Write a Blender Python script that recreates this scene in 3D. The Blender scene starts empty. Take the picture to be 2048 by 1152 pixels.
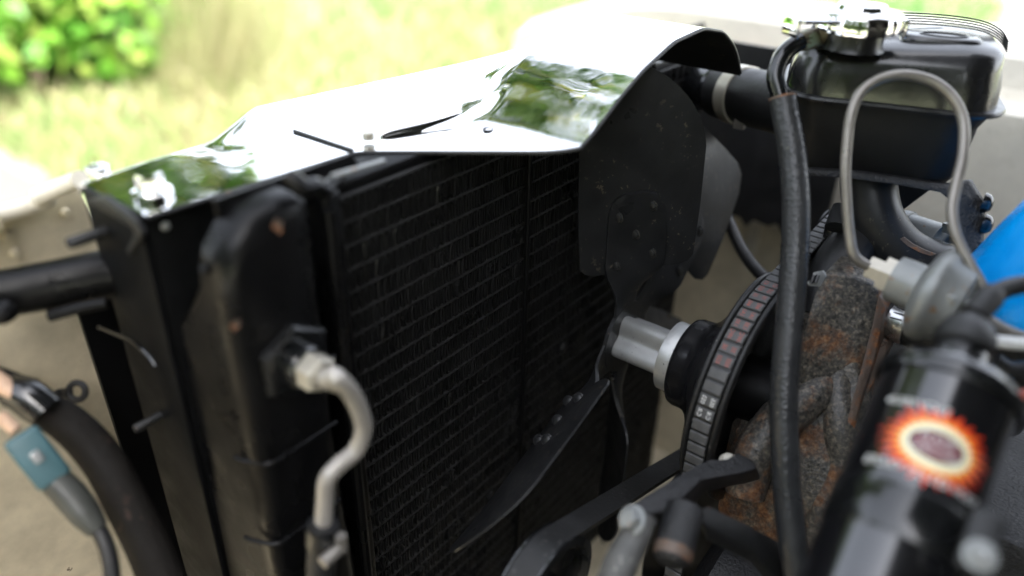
import bpy, bmesh, math, random
import numpy as np
from mathutils import Vector, Matrix
R = math.radians
rng = np.random.default_rng(7); random.seed(7)
SC = bpy.context.scene
COL = SC.collection

# ------------------------------------------------------------------ camera, sky, sun, exposure
FPX = 1570.0; CX, CY = 1024.0, 576.0                     # focal length in photo pixels (2048 wide)
_a = np.array([2420 - CX, -290 - CY, FPX]); _a /= np.linalg.norm(_a)
_b = np.array([966 - CX, 3330 - CY, FPX]); _b -= _a * (_a @ _b); _b /= np.linalg.norm(_b)
_Y = _a; _Z = -_b; _X = np.cross(_Y, _Z)
RW = np.stack([_X, _Y, _Z])                              # camera (x right, y down, z ahead) -> world
def ray(u, v): return RW @ np.array([(u - CX) / FPX, (v - CY) / FPX, 1.0])
CAM = -ray(1248, 672) * 0.56                             # world origin = centre of the fan, X back, Y across, Z up
def at(u, v, d): return CAM + ray(u, v) * d
def on(u, v, ax, val):
    r = ray(u, v); i = 'xyz'.index(ax); return CAM + r * ((val - CAM[i]) / r[i])
def proj(p):
    q = RW.T @ (np.array(p) - CAM); return np.array([CX + FPX * q[0] / q[2], CY + FPX * q[1] / q[2], q[2]])
def pxm(d): return d / FPX                               # metres per photo pixel at depth d

cd = bpy.data.cameras.new('camera'); cam = bpy.data.objects.new('camera', cd); COL.objects.link(cam)
cd.sensor_width = 36.0; cd.lens = 36.0 * FPX / 2048.0
cd.clip_start = 0.01; cd.clip_end = 600
M = Matrix.Identity(4)
for i in range(3):
    M[i][0] = RW[i][0]; M[i][1] = -RW[i][1]; M[i][2] = -RW[i][2]; M[i][3] = CAM[i]
cam.matrix_world = M
cd.dof.use_dof = True; cd.dof.focus_distance = 0.508; cd.dof.aperture_fstop = 2.3; cd.dof.aperture_blades = 0
SC.camera = cam

SUN_DIR = Vector((0.62, -0.20, 0.76)).normalized()       # towards the sun
world = bpy.data.worlds.new('World'); SC.world = world; world.use_nodes = True
wn = world.node_tree.nodes; wl = world.node_tree.links
sky = wn.new('ShaderNodeTexSky'); sky.sky_type = 'NISHITA'; sky.sun_disc = False
sky.sun_elevation = math.asin(SUN_DIR.z); sky.sun_rotation = math.atan2(SUN_DIR.x, SUN_DIR.y)
sky.dust_density = 3.0; sky.air_density = 1.0; sky.ozone_density = 1.0
hs = wn.new('ShaderNodeHueSaturation'); hs.inputs['Saturation'].default_value = 0.35; hs.inputs['Value'].default_value = 1.25   # thin white haze all over the sky
wl.new(sky.outputs[0], hs.inputs['Color']); wl.new(hs.outputs[0], wn['Background'].inputs[0]); wn['Background'].inputs[1].default_value = 0.14
sd = bpy.data.lights.new('sun', 'SUN'); sd.energy = 3.5; sd.angle = R(0.53); sd.color = (1.0, 0.96, 0.90)
so = bpy.data.objects.new('sun', sd); COL.objects.link(so)
so.rotation_euler = SUN_DIR.to_track_quat('Z', 'Y').to_euler(); so.location = (3, -2, 5)
SC.view_settings.view_transform = 'Standard'; SC.view_settings.look = 'None'
SC.view_settings.gamma = 1.0; SC.view_settings.use_curve_mapping = False
SC.view_settings.exposure = 2.32
SC.render.engine = 'CYCLES'
SC.cycles.use_denoising = True
SC.cycles.max_bounces = 8; SC.cycles.caustics_reflective = False; SC.cycles.caustics_refractive = False

# ------------------------------------------------------------------ materials
def ramp(nt, fac, stops):
    n = nt.nodes.new('ShaderNodeValToRGB'); e = n.color_ramp.elements
    while len(e) > 2: e.remove(e[-1])
    for i, (p, c) in enumerate(stops):
        el = e[i] if i < 2 else e.new(p)
        el.position = p; el.color = (*c, 1) if len(c) == 3 else c
    nt.links.new(fac, n.inputs[0]); return n.outputs[0]
def noise(nt, scale, detail=4, rough=0.55, vec=None, dist=0.0):
    n = nt.nodes.new('ShaderNodeTexNoise'); n.inputs['Scale'].default_value = scale
    n.inputs['Detail'].default_value = detail; n.inputs['Roughness'].default_value = rough
    n.inputs['Distortion'].default_value = dist
    if vec is None:
        t = nt.nodes.new('ShaderNodeTexCoord'); vec = t.outputs['Object']
    nt.links.new(vec, n.inputs['Vector']); return n.outputs['Fac']
def mixc(nt, fac, a, b):
    n = nt.nodes.new('ShaderNodeMix'); n.data_type = 'RGBA'
    for s, v in ((n.inputs[0], fac), (n.inputs[6], a), (n.inputs[7], b)):
        if hasattr(v, 'is_linked'): nt.links.new(v, s)
        elif isinstance(v, (int, float)): s.default_value = v
        else: s.default_value = (*v, 1)
    return n.outputs[2]
def bump(nt, h, strength, dist):
    n = nt.nodes.new('ShaderNodeBump'); n.inputs['Strength'].default_value = strength
    n.inputs['Distance'].default_value = dist; nt.links.new(h, n.inputs['Height']); return n.outputs[0]
def mat(name, col, rough=0.5, metal=0.0, bumps=None, specks=None, rust=None, var=0.25, coat=0.0, rvar=0.12, spec=0.5):
    """bumps=(scale,strength,dist); specks=(scale,threshold,colour); rust=(scale,lo,hi)"""
    m = bpy.data.materials.new(name); m.use_nodes = True; nt = m.node_tree; p = nt.nodes['Principled BSDF']
    n1 = noise(nt, 60, 5)
    c = ramp(nt, n1, [(0.3, tuple(x * (1 - var) for x in col)), (0.7, tuple(min(1, x * (1 + var)) for x in col))])
    rs = ramp(nt, noise(nt, 35, 3), [(0.3, (max(0.02, rough - rvar),) * 3), (0.7, (min(1, rough + rvar),) * 3)])
    mt = None
    if specks:
        f = ramp(nt, noise(nt, specks[0], 3, 0.7), [(specks[1], (0, 0, 0)), (specks[1] + 0.03, (1, 1, 1))])
        f2 = ramp(nt, noise(nt, 25, 2), [(0.45, (0, 0, 0)), (0.62, (1, 1, 1))])
        mm = nt.nodes.new('ShaderNodeMath'); mm.operation = 'MULTIPLY'
        nt.links.new(f, mm.inputs[0]); nt.links.new(f2, mm.inputs[1])
        c = mixc(nt, mm.outputs[0], c, specks[2])
    if rust:
        rn = noise(nt, rust[0], 8, 0.72)
        if len(rust) > 3:
            t = nt.nodes.new('ShaderNodeTexCoord'); sx = nt.nodes.new('ShaderNodeSeparateXYZ'); nt.links.new(t.outputs['Object'], sx.inputs[0])
            ma = nt.nodes.new('ShaderNodeMath'); ma.operation = 'MULTIPLY_ADD'; ma.inputs[1].default_value = -rust[3]; nt.links.new(sx.outputs['Z'], ma.inputs[0]); nt.links.new(rn, ma.inputs[2]); rn = ma.outputs[0]
        f = ramp(nt, rn, [(rust[1], (0, 0, 0)), (rust[2], (1, 1, 1))])
        rc = ramp(nt, noise(nt, rust[0] * 5, 4, 0.7), [(0.3, (0.09, 0.03, 0.012)), (0.5, (0.26, 0.09, 0.025)), (0.72, (0.40, 0.21, 0.10))])
        c = mixc(nt, f, c, rc); rs = mixc(nt, f, rs, (0.85, 0.85, 0.85))
        if metal:
            mt = mixc(nt, f, (metal,) * 3, (0, 0, 0))
    nt.links.new(c, p.inputs['Base Color']); nt.links.new(rs, p.inputs['Roughness'])
    p.inputs['Metallic'].default_value = metal
    if mt is not None: nt.links.new(mt, p.inputs['Metallic'])
    p.inputs['Coat Weight'].default_value = coat; p.inputs['Coat Roughness'].default_value = 0.17; p.inputs['Coat IOR'].default_value = 1.7; p.inputs['Specular IOR Level'].default_value = spec
    if bumps:
        nt.links.new(bump(nt, noise(nt, bumps[0], 4, 0.6), bumps[1], bumps[2]), p.inputs['Normal'])
    return m
MT = {}
MT['black'] = mat('black_paint', (0.004, 0.004, 0.0043), 0.42, 0, (90, 0.12, 0.002), spec=0.2)
MT['black_gloss'] = mat('black_gloss', (0.006, 0.0065, 0.007), 0.24, 0, (70, 0.15, 0.002), spec=0.35, coat=0.6)
MT['rad_black'] = mat('radiator_black', (0.004, 0.004, 0.0043), 0.32, 0, (60, 0.2, 0.003), spec=0.22)
MT['support_black'] = mat('support_black', (0.0045, 0.0047, 0.005), 0.45, 0, (60, 0.2, 0.003), spec=0.1)
MT['tank_black'] = mat('tank_black_paint', (0.010, 0.010, 0.011), 0.36, 0, (55, 0.22, 0.003), specks=(160, 0.70, (0.14, 0.14, 0.13)), spec=0.4, coat=0.28)
MT['tank_gloss'] = mat('tank_gloss_paint', (0.010, 0.010, 0.011), 0.27, 0, (55, 0.16, 0.003), specks=(160, 0.70, (0.14, 0.14, 0.13)), spec=0.4, coat=0.55)
MT['tank_matte'] = mat('tank_matte_paint', (0.009, 0.009, 0.0095), 0.48, 0, (55, 0.25, 0.003), specks=(160, 0.70, (0.12, 0.12, 0.11)), spec=0.35)
MT['fan_black'] = mat('fan_black_paint', (0.018, 0.0185, 0.0195), 0.38, 0, (300, 0.08, 0.001), specks=(230, 0.62, (0.10, 0.085, 0.065)), spec=0.35)
MT['core'] = mat('radiator_core_black', (0.019, 0.019, 0.019), 0.6, 0, (400, 0.4, 0.001), specks=(300, 0.66, (0.06, 0.055, 0.05)), spec=0.3)
MT['fin'] = mat('radiator_fin_black', (0.022, 0.022, 0.022), 0.36, 0.35, (300, 0.2, 0.001), specks=(500, 0.74, (0.08, 0.07, 0.06)))
MT['cast_black'] = mat('cast_iron_black', (0.016, 0.016, 0.017), 0.42, 0, (420, 0.75, 0.002), specks=(200, 0.68, (0.15, 0.14, 0.12)))
MT['bracket'] = mat('bracket_black', (0.015, 0.0155, 0.016), 0.45, 0, (500, 0.35, 0.001), rust=(70, 0.64, 0.70))
def rust_casting():
    m = mat('rusty_cast_iron', (0.06, 0.055, 0.048), 0.34, 0.0, (330, 0.6, 0.0014), rust=(30, 0.50, 0.63, 1.1))
    nt = m.node_tree; p = nt.nodes['Principled BSDF']; old = p.inputs['Base Color'].links[0].from_node      # mix of iron and rust
    iron = ramp(nt, noise(nt, 420, 6, 0.7, dist=0.5), [(0.34, (0.020, 0.0195, 0.019)), (0.50, (0.076, 0.071, 0.062)), (0.63, (0.19, 0.165, 0.13)), (0.78, (0.34, 0.29, 0.22))])
    nt.links.new(iron, old.inputs[6])
    rc = ramp(nt, noise(nt, 210, 5, 0.75), [(0.32, (0.05, 0.022, 0.012)), (0.48, (0.16, 0.070, 0.030)), (0.60, (0.29, 0.145, 0.065)), (0.75, (0.42, 0.29, 0.18))])
    nt.links.new(rc, old.inputs[7]); return m
MT['rust_cast'] = rust_casting()
MT['rust_plate'] = mat('rusty_plate', (0.13, 0.095, 0.075), 0.5, 0.2, (400, 0.6, 0.001), rust=(110, 0.50, 0.62))
MT['alu'] = mat('cast_aluminium', (0.40, 0.405, 0.40), 0.40, 0.6, (600, 0.16, 0.001), specks=(420, 0.66, (0.05, 0.05, 0.05)), var=0.12)
MT['zinc'] = mat('dull_zinc', (0.27, 0.28, 0.275), 0.45, 0.4, (300, 0.2, 0.001), specks=(150, 0.62, (0.28, 0.17, 0.10)), var=0.15)
MT['cast_grey'] = mat('bare_cast_grey', (0.11, 0.11, 0.107), 0.5, 0.2, (420, 0.6, 0.002), specks=(150, 0.6, (0.30, 0.29, 0.27)))
MT['bright'] = mat('bright_zinc_bolt', (0.50, 0.47, 0.40), 0.35, 0.4, (400, 0.2, 0.001), var=0.1)
MT['steel_pipe'] = mat('steel_pipe', (0.27, 0.25, 0.225), 0.36, 0.5, (200, 0.25, 0.001), rust=(75, 0.68, 0.74), var=0.18)
MT['silver_pipe'] = mat('silver_pipe', (0.38, 0.355, 0.32), 0.40, 0.3, (300, 0.12, 0.001), var=0.12)
MT['stainless'] = mat('stainless_band', (0.72, 0.72, 0.72), 0.22, 1.0, (200, 0.1, 0.001), var=0.08)
MT['rubber'] = mat('black_rubber', (0.013, 0.013, 0.0135), 0.48, 0, (250, 0.2, 0.001), specks=(260, 0.68, (0.12, 0.12, 0.12)))
MT['rubber_soft'] = mat('soft_rubber', (0.018, 0.018, 0.0185), 0.5, 0, None)
MT['belt'] = mat('belt_rubber', (0.085, 0.085, 0.085), 0.6, 0, (500, 0.5, 0.001), var=0.35)
MT['belt_dark'] = mat('belt_side_rubber', (0.012, 0.012, 0.012), 0.45, 0, (400, 0.3, 0.001), specks=(400, 0.63, (0.15, 0.14, 0.13)))
MT['cream'] = mat('cream_body_paint', (0.72, 0.67, 0.56), 0.30, 0, (30, 0.05, 0.002), var=0.05, coat=0.35)
MT['cream_dirt_shade'] = mat('dusty_shaded_cream', (0.54, 0.475, 0.34), 0.5, 0, (40, 0.2, 0.002), specks=(120, 0.68, (0.16, 0.12, 0.08)), var=0.16)
MT['blue'] = mat('blue_plastic', (0.0, 0.36, 0.98), 0.30, 0, (30, 0.05, 0.002), var=0.05)
MT['teal'] = mat('teal_plastic', (0.05, 0.115, 0.13), 0.5, 0, (100, 0.15, 0.001), var=0.12)
MT['loom'] = mat('taped_loom', (0.011, 0.0095, 0.008), 0.75, 0, (200, 0.5, 0.002), specks=(110, 0.60, (0.04, 0.026, 0.02)), spec=0.2)
MT['copper'] = mat('pinkish_wire', (0.55, 0.36, 0.24), 0.5, 0)
MT['verdigris'] = mat('corroded_brass', (0.20, 0.17, 0.12), 0.55, 0.3, (150, 0.5, 0.001), specks=(70, 0.52, (0.34, 0.42, 0.32)))
MT['white'] = mat('white_print', (0.80, 0.80, 0.78), 0.5, 0, var=0.05)
MT['red'] = mat('red_print', (0.36, 0.075, 0.05), 0.5, 0, var=0.1)
MT['cyan'] = mat('cyan_print', (0.08, 0.42, 0.66), 0.5, 0, var=0.1)
MT['flame_red'] = mat('flame_red', (0.80, 0.045, 0.015), 0.35, 0, var=0.1)
MT['flame_orange'] = mat('flame_orange', (0.90, 0.22, 0.02), 0.35, 0, var=0.1)
MT['flame_yellow'] = mat('flame_yellow', (0.92, 0.66, 0.16), 0.35, 0, var=0.05)
MT['flame_cream'] = mat('flame_cream', (0.90, 0.84, 0.62), 0.35, 0, var=0.03)
MT['maroon'] = mat('maroon_print', (0.16, 0.012, 0.03), 0.35, 0, var=0.1)
MT['ink'] = mat('dark_ink', (0.012, 0.012, 0.014), 0.35, 0)
MT['bark'] = mat('bark', (0.10, 0.075, 0.05), 0.85, 0, (30, 0.8, 0.02))

def metal_sheet():
    m = bpy.data.materials.new('polished_metal'); m.use_nodes = True; nt = m.node_tree; p = nt.nodes['Principled BSDF']
    p.inputs['Metallic'].default_value = 1.0; p.inputs['Base Color'].default_value = (0.90, 0.90, 0.89, 1)
    nt.links.new(ramp(nt, noise(nt, 70, 5, 0.7), [(0.40, (0.025,) * 3), (0.72, (0.11,) * 3)]), p.inputs['Roughness'])   # faint dust film
    h1 = noise(nt, 45, 2, 0.5); h2 = noise(nt, 160, 2, 0.5)
    b1 = bump(nt, h1, 0.03, 0.006)
    n = nt.nodes.new('ShaderNodeBump'); n.inputs['Strength'].default_value = 0.006; n.inputs['Distance'].default_value = 0.002
    nt.links.new(h2, n.inputs['Height']); nt.links.new(b1, n.inputs['Normal']); nt.links.new(n.outputs[0], p.inputs['Normal'])
    return m
MT['chrome'] = metal_sheet()
def hose_mat():                                          # cloth-braided rubber: small raised diagonals
    m = mat('braided_hose', (0.030, 0.031, 0.032), 0.31, 0, None, specks=(200, 0.66, (0.22, 0.21, 0.19)), var=0.2)
    nt = m.node_tree; p = nt.nodes['Principled BSDF']
    v = nt.nodes.new('ShaderNodeTexVoronoi'); v.inputs['Scale'].default_value = 520
    t = nt.nodes.new('ShaderNodeTexCoord'); nt.links.new(t.outputs['Object'], v.inputs['Vector'])
    nt.links.new(bump(nt, v.outputs['Distance'], 0.30, 0.0008), p.inputs['Normal']); return m
MT['hose'] = hose_mat()
def leaf_mat(name, cols, trans=0.35):
    m = bpy.data.materials.new(name); m.use_nodes = True; nt = m.node_tree; p = nt.nodes['Principled BSDF']
    a = nt.nodes.new('ShaderNodeAttribute'); a.attribute_name = 'tint'
    c = ramp(nt, a.outputs['Fac'], [(i / (len(cols) - 1), k) for i, k in enumerate(cols)])
    nt.links.new(c, p.inputs['Base Color']); p.inputs['Roughness'].default_value = 0.45
    tr = nt.nodes.new('ShaderNodeBsdfTranslucent'); nt.links.new(c, tr.inputs['Color'])
    mx = nt.nodes.new('ShaderNodeMixShader'); mx.inputs[0].default_value = trans
    out = nt.nodes['Material Output']
    nt.links.new(p.outputs[0], mx.inputs[1]); nt.links.new(tr.outputs[0], mx.inputs[2]); nt.links.new(mx.outputs[0], out.inputs[0])
    return m
MT['leaf'] = leaf_mat('hedge_leaf', [(0.03, 0.12, 0.012), (0.09, 0.27, 0.022), (0.22, 0.42, 0.05), (0.42, 0.50, 0.12)])
MT['tree_leaf'] = leaf_mat('tree_leaf', [(0.02, 0.055, 0.010), (0.045, 0.11, 0.015), (0.09, 0.16, 0.025), (0.20, 0.20, 0.05)])
MT['grass'] = leaf_mat('verge_grass', [(0.09, 0.23, 0.05), (0.18, 0.30, 0.10), (0.32, 0.34, 0.15), (0.45, 0.38, 0.24)], 0.25)

# ------------------------------------------------------------------ mesh helpers
WL = {}
def link(o, parent, loc):
    COL.objects.link(o)
    if parent is not None:
        o.parent = parent; o.location = Vector(loc) - WL[parent.name]
    else: o.location = loc
    WL[o.name] = Vector(loc)
    return o
def thing(name, label, cat, loc, group=None):
    o = bpy.data.objects.new(name, None); o.empty_display_size = 0.02
    link(o, None, loc); o['label'] = label; o['category'] = cat
    if group: o['group'] = group
    return o
def tag(o, label, cat, group=None):
    o['label'] = label; o['category'] = cat
    if group: o['group'] = group
    return o
class MB:
    def __init__(s): s.v = []; s.f = []; s.m = []
    def add(s, vs, fs, mi=0):
        k = len(s.v); s.v += [tuple(map(float, p)) for p in vs]; s.f += [tuple(i + k for i in f) for f in fs]; s.m += [mi] * len(fs)
        return s
    def box(s, c, size, rot=None, mi=0):
        c = np.array(c); h = np.array(size) / 2; rot = np.eye(3) if rot is None else np.array(rot)   # rot rows = local axes
        vs = [c + (np.array([x, y, z]) * h) @ rot for x in (-1, 1) for y in (-1, 1) for z in (-1, 1)]
        return s.add(vs, [(0, 1, 3, 2), (4, 6, 7, 5), (0, 4, 5, 1), (2, 3, 7, 6), (0, 2, 6, 4), (1, 5, 7, 3)], mi)
    def loft(s, rings, closed=True, caps=True, mi=0):
        n = len(rings[0]); k = len(s.v)
        for r in rings: s.v += [tuple(map(float, p)) for p in r]
        m = n if closed else n - 1
        for i in range(len(rings) - 1):
            for j in range(m):
                a = k + i * n + j; b = k + i * n + (j + 1) % n
                s.f.append((a, b, b + n, a + n)); s.m.append(mi)
        if caps and closed:
            s.f.append(tuple(k + j for j in range(n))[::-1]); s.m.append(mi)
            s.f.append(tuple(k + (len(rings) - 1) * n + j for j in range(n))); s.m.append(mi)
        return s
    def lathe(s, prof, org, axis, seg=32, mi=0, mod=None):
        """prof=[(height,radius)] along axis; mod(angle,height)->radius factor"""
        org = np.array(org, float); ax = np.array(axis, float); ax /= np.linalg.norm(ax)
        t = np.array([0, 0, 1.]) if abs(ax[2]) < 0.9 else np.array([1., 0, 0])
        e1 = np.cross(t, ax); e1 /= np.linalg.norm(e1); e2 = np.cross(ax, e1)
        rings = []
        for h, r in prof:
            ring = []
            for j in range(seg):
                a = 2 * math.pi * j / seg; rr = r * (mod(a, h) if mod else 1)
                ring.append(org + ax * h + rr * (math.cos(a) * e1 + math.sin(a) * e2))
            rings.append(ring)
        return s.loft(rings, mi=mi)
    def tube(s, pts, rad, seg=14, sub=8, smooth=True, mi=0, caps=True):
        P = [np.array(p, float) for p in pts]
        rad = list(rad) if hasattr(rad, '__len__') else [rad] * len(P)
        if smooth and len(P) > 2:
            Q = []; RR = []
            for i in range(len(P) - 1):
                p0 = P[max(i - 1, 0)]; p1 = P[i]; p2 = P[i + 1]; p3 = P[min(i + 2, len(P) - 1)]
                for k in range(sub):
                    t = k / sub
                    Q.append(0.5 * (2 * p1 + (p2 - p0) * t + (2 * p0 - 5 * p1 + 4 * p2 - p3) * t * t + (3 * p1 - p0 - 3 * p2 + p3) * t ** 3))
                    RR.append(rad[i] * (1 - t) + rad[i + 1] * t)
            Q.append(P[-1]); RR.append(rad[-1])
        else: Q, RR = P, rad
        T = [Q[min(i + 1, len(Q) - 1)] - Q[max(i - 1, 0)] for i in range(len(Q))]
        T = [t / (np.linalg.norm(t) + 1e-12) for t in T]
        n = np.cross(T[0], [0.3, 0.5, 0.81]); n /= np.linalg.norm(n)
        rings = []
        for q, t, r in zip(Q, T, RR):
            n = n - t * (n @ t); n /= np.linalg.norm(n); b = np.cross(t, n)
            rings.append([q + r * (math.cos(2 * math.pi * j / seg) * n + math.sin(2 * math.pi * j / seg) * b) for j in range(seg)])
        return s.loft(rings, caps=caps, mi=mi)
    def plate(s, pts, thick, direction=None, mi=0):
        """planar polygon thickened along direction (default: its normal) by thick"""
        P = [np.array(p, float) for p in pts]
        if direction is None:
            n = np.zeros(3)
            for i in range(len(P)): n += np.cross(P[i], P[(i + 1) % len(P)])
            direction = n / np.linalg.norm(n)
        d = np.array(direction, float) * thick
        return s.loft([P, [p + d for p in P]], mi=mi)
    def build(s, name, m, parent=None, bevel=0, seg=2, smooth=True, angle=35, kind=None, shift=None):
        bm = bmesh.new(); vs = np.array(s.v)
        org = vs.mean(0) if shift is None else np.array(shift)
        bv = [bm.verts.new(p) for p in vs - org]
        for f, mi in zip(s.f, s.m):
            try: fc = bm.faces.new([bv[i] for i in f]); fc.material_index = mi
            except ValueError: pass
        bmesh.ops.recalc_face_normals(bm, faces=bm.faces)
        if bevel:
            es = [e for e in bm.edges if len(e.link_faces) == 2 and e.calc_face_angle(0) > R(28)]
            bmesh.ops.bevel(bm, geom=es, offset=bevel, segments=seg, profile=0.5, affect='EDGES', clamp_overlap=True)
        me = bpy.data.meshes.new(name); bm.to_mesh(me); bm.free()
        for x in (m if isinstance(m, (list, tuple)) else [m]): me.materials.append(MT[x] if isinstance(x, str) else x)
        if smooth:
            me.shade_smooth(); me.set_sharp_from_angle(angle=R(angle))
        o = bpy.data.objects.new(name, me); link(o, parent, org)
        if kind: o['kind'] = kind
        return o
def clone(o, parent, loc, rot=None, name=None):
    c = o.copy(); COL.objects.link(c); c.parent = parent
    c.location = Vector(loc) - (WL[parent.name] if parent else Vector((0, 0, 0))); WL[c.name] = Vector(loc)
    if rot is not None: c.rotation_euler = rot
    return c
def hexprof(r, n=6):
    return lambda a, h: 1.0 / math.cos(((a + math.pi / n) % (2 * math.pi / n)) - math.pi / n)
def hexbolt(name, p, axis, r, h, m, parent, washer=True, stud=0.0):
    b = MB()
    if washer: b.lathe([(0, r * 1.45), (h * 0.22, r * 1.45), (h * 0.25, r * 1.3)], p, axis, 20)
    b.lathe([(h * 0.2, r * 0.86), (h * 0.85, r * 0.86), (h, r * 0.74)], p, axis, 36, mod=hexprof(r))
    if stud: b.lathe([(h * 0.9, r * 0.45), (h + stud * 0.9, r * 0.45), (h + stud, r * 0.36)], p, axis, 14)
    return b.build(name, m, parent)
def text_tris(s, size, align='CENTER'):
    c = bpy.data.curves.new('print', 'FONT'); c.body = s; c.size = size; c.align_x = align; c.align_y = 'CENTER'; c.resolution_u = 2
    o = bpy.data.objects.new('print', c); COL.objects.link(o); dg = bpy.context.evaluated_depsgraph_get(); dg.update()
    me = bpy.data.meshes.new_from_object(o.evaluated_get(dg))
    v = [tuple(x.co) for x in me.vertices]; f = [tuple(p.vertices) for p in me.polygons]
    bpy.data.objects.remove(o); bpy.data.curves.remove(c); bpy.data.meshes.remove(me); return v, f
EX, EY, EZ = np.eye(3)

# ------------------------------------------------------------------ setting: ground, road, verge
GZ = -0.78
def sheet(name, pts, m, z):
    b = MB(); b.add([(x, y, z) for x, y in pts], [tuple(range(len(pts)))]); o = b.build(name, m, None, smooth=False); o['kind'] = 'structure'; return o
MT['earth'] = mat('dry_meadow', (0.30, 0.27, 0.12), 0.9, 0, (6, 0.6, 0.05), var=0.2)
def meadow():
    m = bpy.data.materials.new('meadow'); m.use_nodes = True; nt = m.node_tree; p = nt.nodes['Principled BSDF']
    c = ramp(nt, noise(nt, 0.55, 6, 0.6), [(0.36, (0.14, 0.31, 0.09)), (0.5, (0.26, 0.35, 0.17)), (0.64, (0.42, 0.39, 0.28))])
    c2 = mixc(nt, ramp(nt, noise(nt, 9, 5, 0.7), [(0.35, (0, 0, 0)), (0.7, (1, 1, 1))]), c, (0.44, 0.41, 0.28))
    nt.links.new(c2, p.inputs['Base Color']); p.inputs['Roughness'].default_value = 0.95
    nt.links.new(bump(nt, noise(nt, 14, 5, 0.7), 0.8, 0.06), p.inputs['Normal']); return m
MT['meadow'] = meadow()
MT['road'] = mat('grey_road', (0.13, 0.129, 0.127), 0.8, 0, (150, 0.3, 0.004), var=0.12)
sheet('ground', [(-150, -150), (150, -150), (150, 150), (-150, 150)], 'meadow', GZ - 0.02)
# road the car stands on: its far edge runs from the front left towards the back right of the car
e1 = on(-60, 295, 'z', GZ); e2 = on(160, 410, 'z', GZ)
ed = (e2 - e1) / np.linalg.norm(e2 - e1); nn = np.array([ed[1], -ed[0], 0.0])
if nn @ (np.array([0, -1.0, 0])) < 0: nn = -nn
q = [e1 - ed * 60, e2 + ed * 60, e2 + ed * 60 + nn * 4.0, e1 - ed * 60 + nn * 4.0]
sheet('road', [(p[0], p[1]) for p in q], 'road', GZ + 0.004)
def side(p): return (np.array([p[0], p[1], 0]) - np.array([e1[0], e1[1], 0])) @ nn     # >0 on the road

def leaves(name, centres, sizes, m, normals=None, parent=None, tint=None, aspect=0.6, kind=None):
    n = len(centres); centres = np.asarray(centres)
    nr = rng.normal(size=(n, 3)) if normals is None else normals + rng.normal(size=(n, 3)) * 0.6
    nr /= np.linalg.norm(nr, axis=1)[:, None]
    a = np.cross(nr, rng.normal(size=(n, 3))); a /= np.linalg.norm(a, axis=1)[:, None]; b = np.cross(nr, a)
    s = np.asarray(sizes)[:, None]
    vs = np.empty((n, 4, 3)); vs[:, 0] = centres - a * s; vs[:, 1] = centres + b * s * aspect + nr * s * 0.15
    vs[:, 2] = centres + a * s; vs[:, 3] = centres - b * s * aspect + nr * s * 0.15
    org = centres.mean(0) if parent is None else np.array(WL[parent.name])
    vs = (vs - org).reshape(-1, 3)
    me = bpy.data.meshes.new(name); me.vertices.add(4 * n); me.vertices.foreach_set('co', vs.ravel())
    me.loops.add(4 * n); me.loops.foreach_set('vertex_index', np.arange(4 * n, dtype=np.int32))
    me.polygons.add(n); me.polygons.foreach_set('loop_start', np.arange(0, 4 * n, 4, dtype=np.int32)); me.polygons.foreach_set('loop_total', np.full(n, 4, dtype=np.int32))
    at_ = me.attributes.new('tint', 'FLOAT', 'POINT')
    tv = rng.random(n) if tint is None else tint
    at_.data.foreach_set('value', np.repeat(tv, 4).astype(np.float32)); me.update(); me.validate()
    me.materials.append(MT[m]); o = bpy.data.objects.new(name, me); link(o, parent, org)
    if kind: o['kind'] = kind
    return o
# meadow grass: blades over the part of the verge that the lens sees
def grass():
    P = []; T = []; H = []
    while len(P) < 26000:
        u = rng.uniform(-350, 2000); v = rng.uniform(-230, 420); p = on(u, v, 'z', GZ)
        d = np.linalg.norm(p - CAM)
        if d > 9 or rng.random() > (d / 5.0) ** 2 or side(p) > -0.05: continue
        k = math.sin(p[0] * 1.7 + 1.3 * math.sin(p[1] * 2.1)) * 0.5 + math.sin(p[1] * 3.1 + p[0]) * 0.3
        g = 1.0 if (u > 650 and v < 60) else 0.0
        P.append(p); T.append(np.clip(0.58 + 0.20 * k - 0.28 * g + rng.normal() * 0.2, 0, 1)); H.append(0.05 + 0.10 * rng.random() + 0.06 * max(0, k))
    P = np.array(P); T = np.array(T); H = np.array(H); n = len(P)
    lean = rng.normal(size=(n, 2)) * 0.35; w = rng.uniform(0.004, 0.009, n); ang = rng.uniform(0, math.pi, n)
    wx = np.stack([np.cos(ang) * w, np.sin(ang) * w, np.zeros(n)], 1)
    mid = P + np.stack([lean[:, 0] * H * 0.4, lean[:, 1] * H * 0.4, H * 0.6], 1); top = P + np.stack([lean[:, 0] * H * 1.1, lean[:, 1] * H * 1.1, H], 1)
    vs = np.stack([P - wx, P + wx, mid + wx * 0.8, top, mid - wx * 0.8], 1); org = P.mean(0); vs = (vs - org).reshape(-1, 3)
    me = bpy.data.meshes.new('grass'); me.from_pydata(vs.tolist(), [], [tuple(range(5 * i, 5 * i + 5)) for i in range(n)])
    a_ = me.attributes.new('tint', 'FLOAT', 'POINT'); a_.data.foreach_set('value', np.repeat(T, 5).astype(np.float32)); me.materials.append(MT['grass'])
    o = bpy.data.objects.new('grass', me); link(o, None, org); o['kind'] = 'stuff'; tag(o, 'pale yellow-green meadow grass on the sunlit verge beyond the car', 'grass')
grass()
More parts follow.
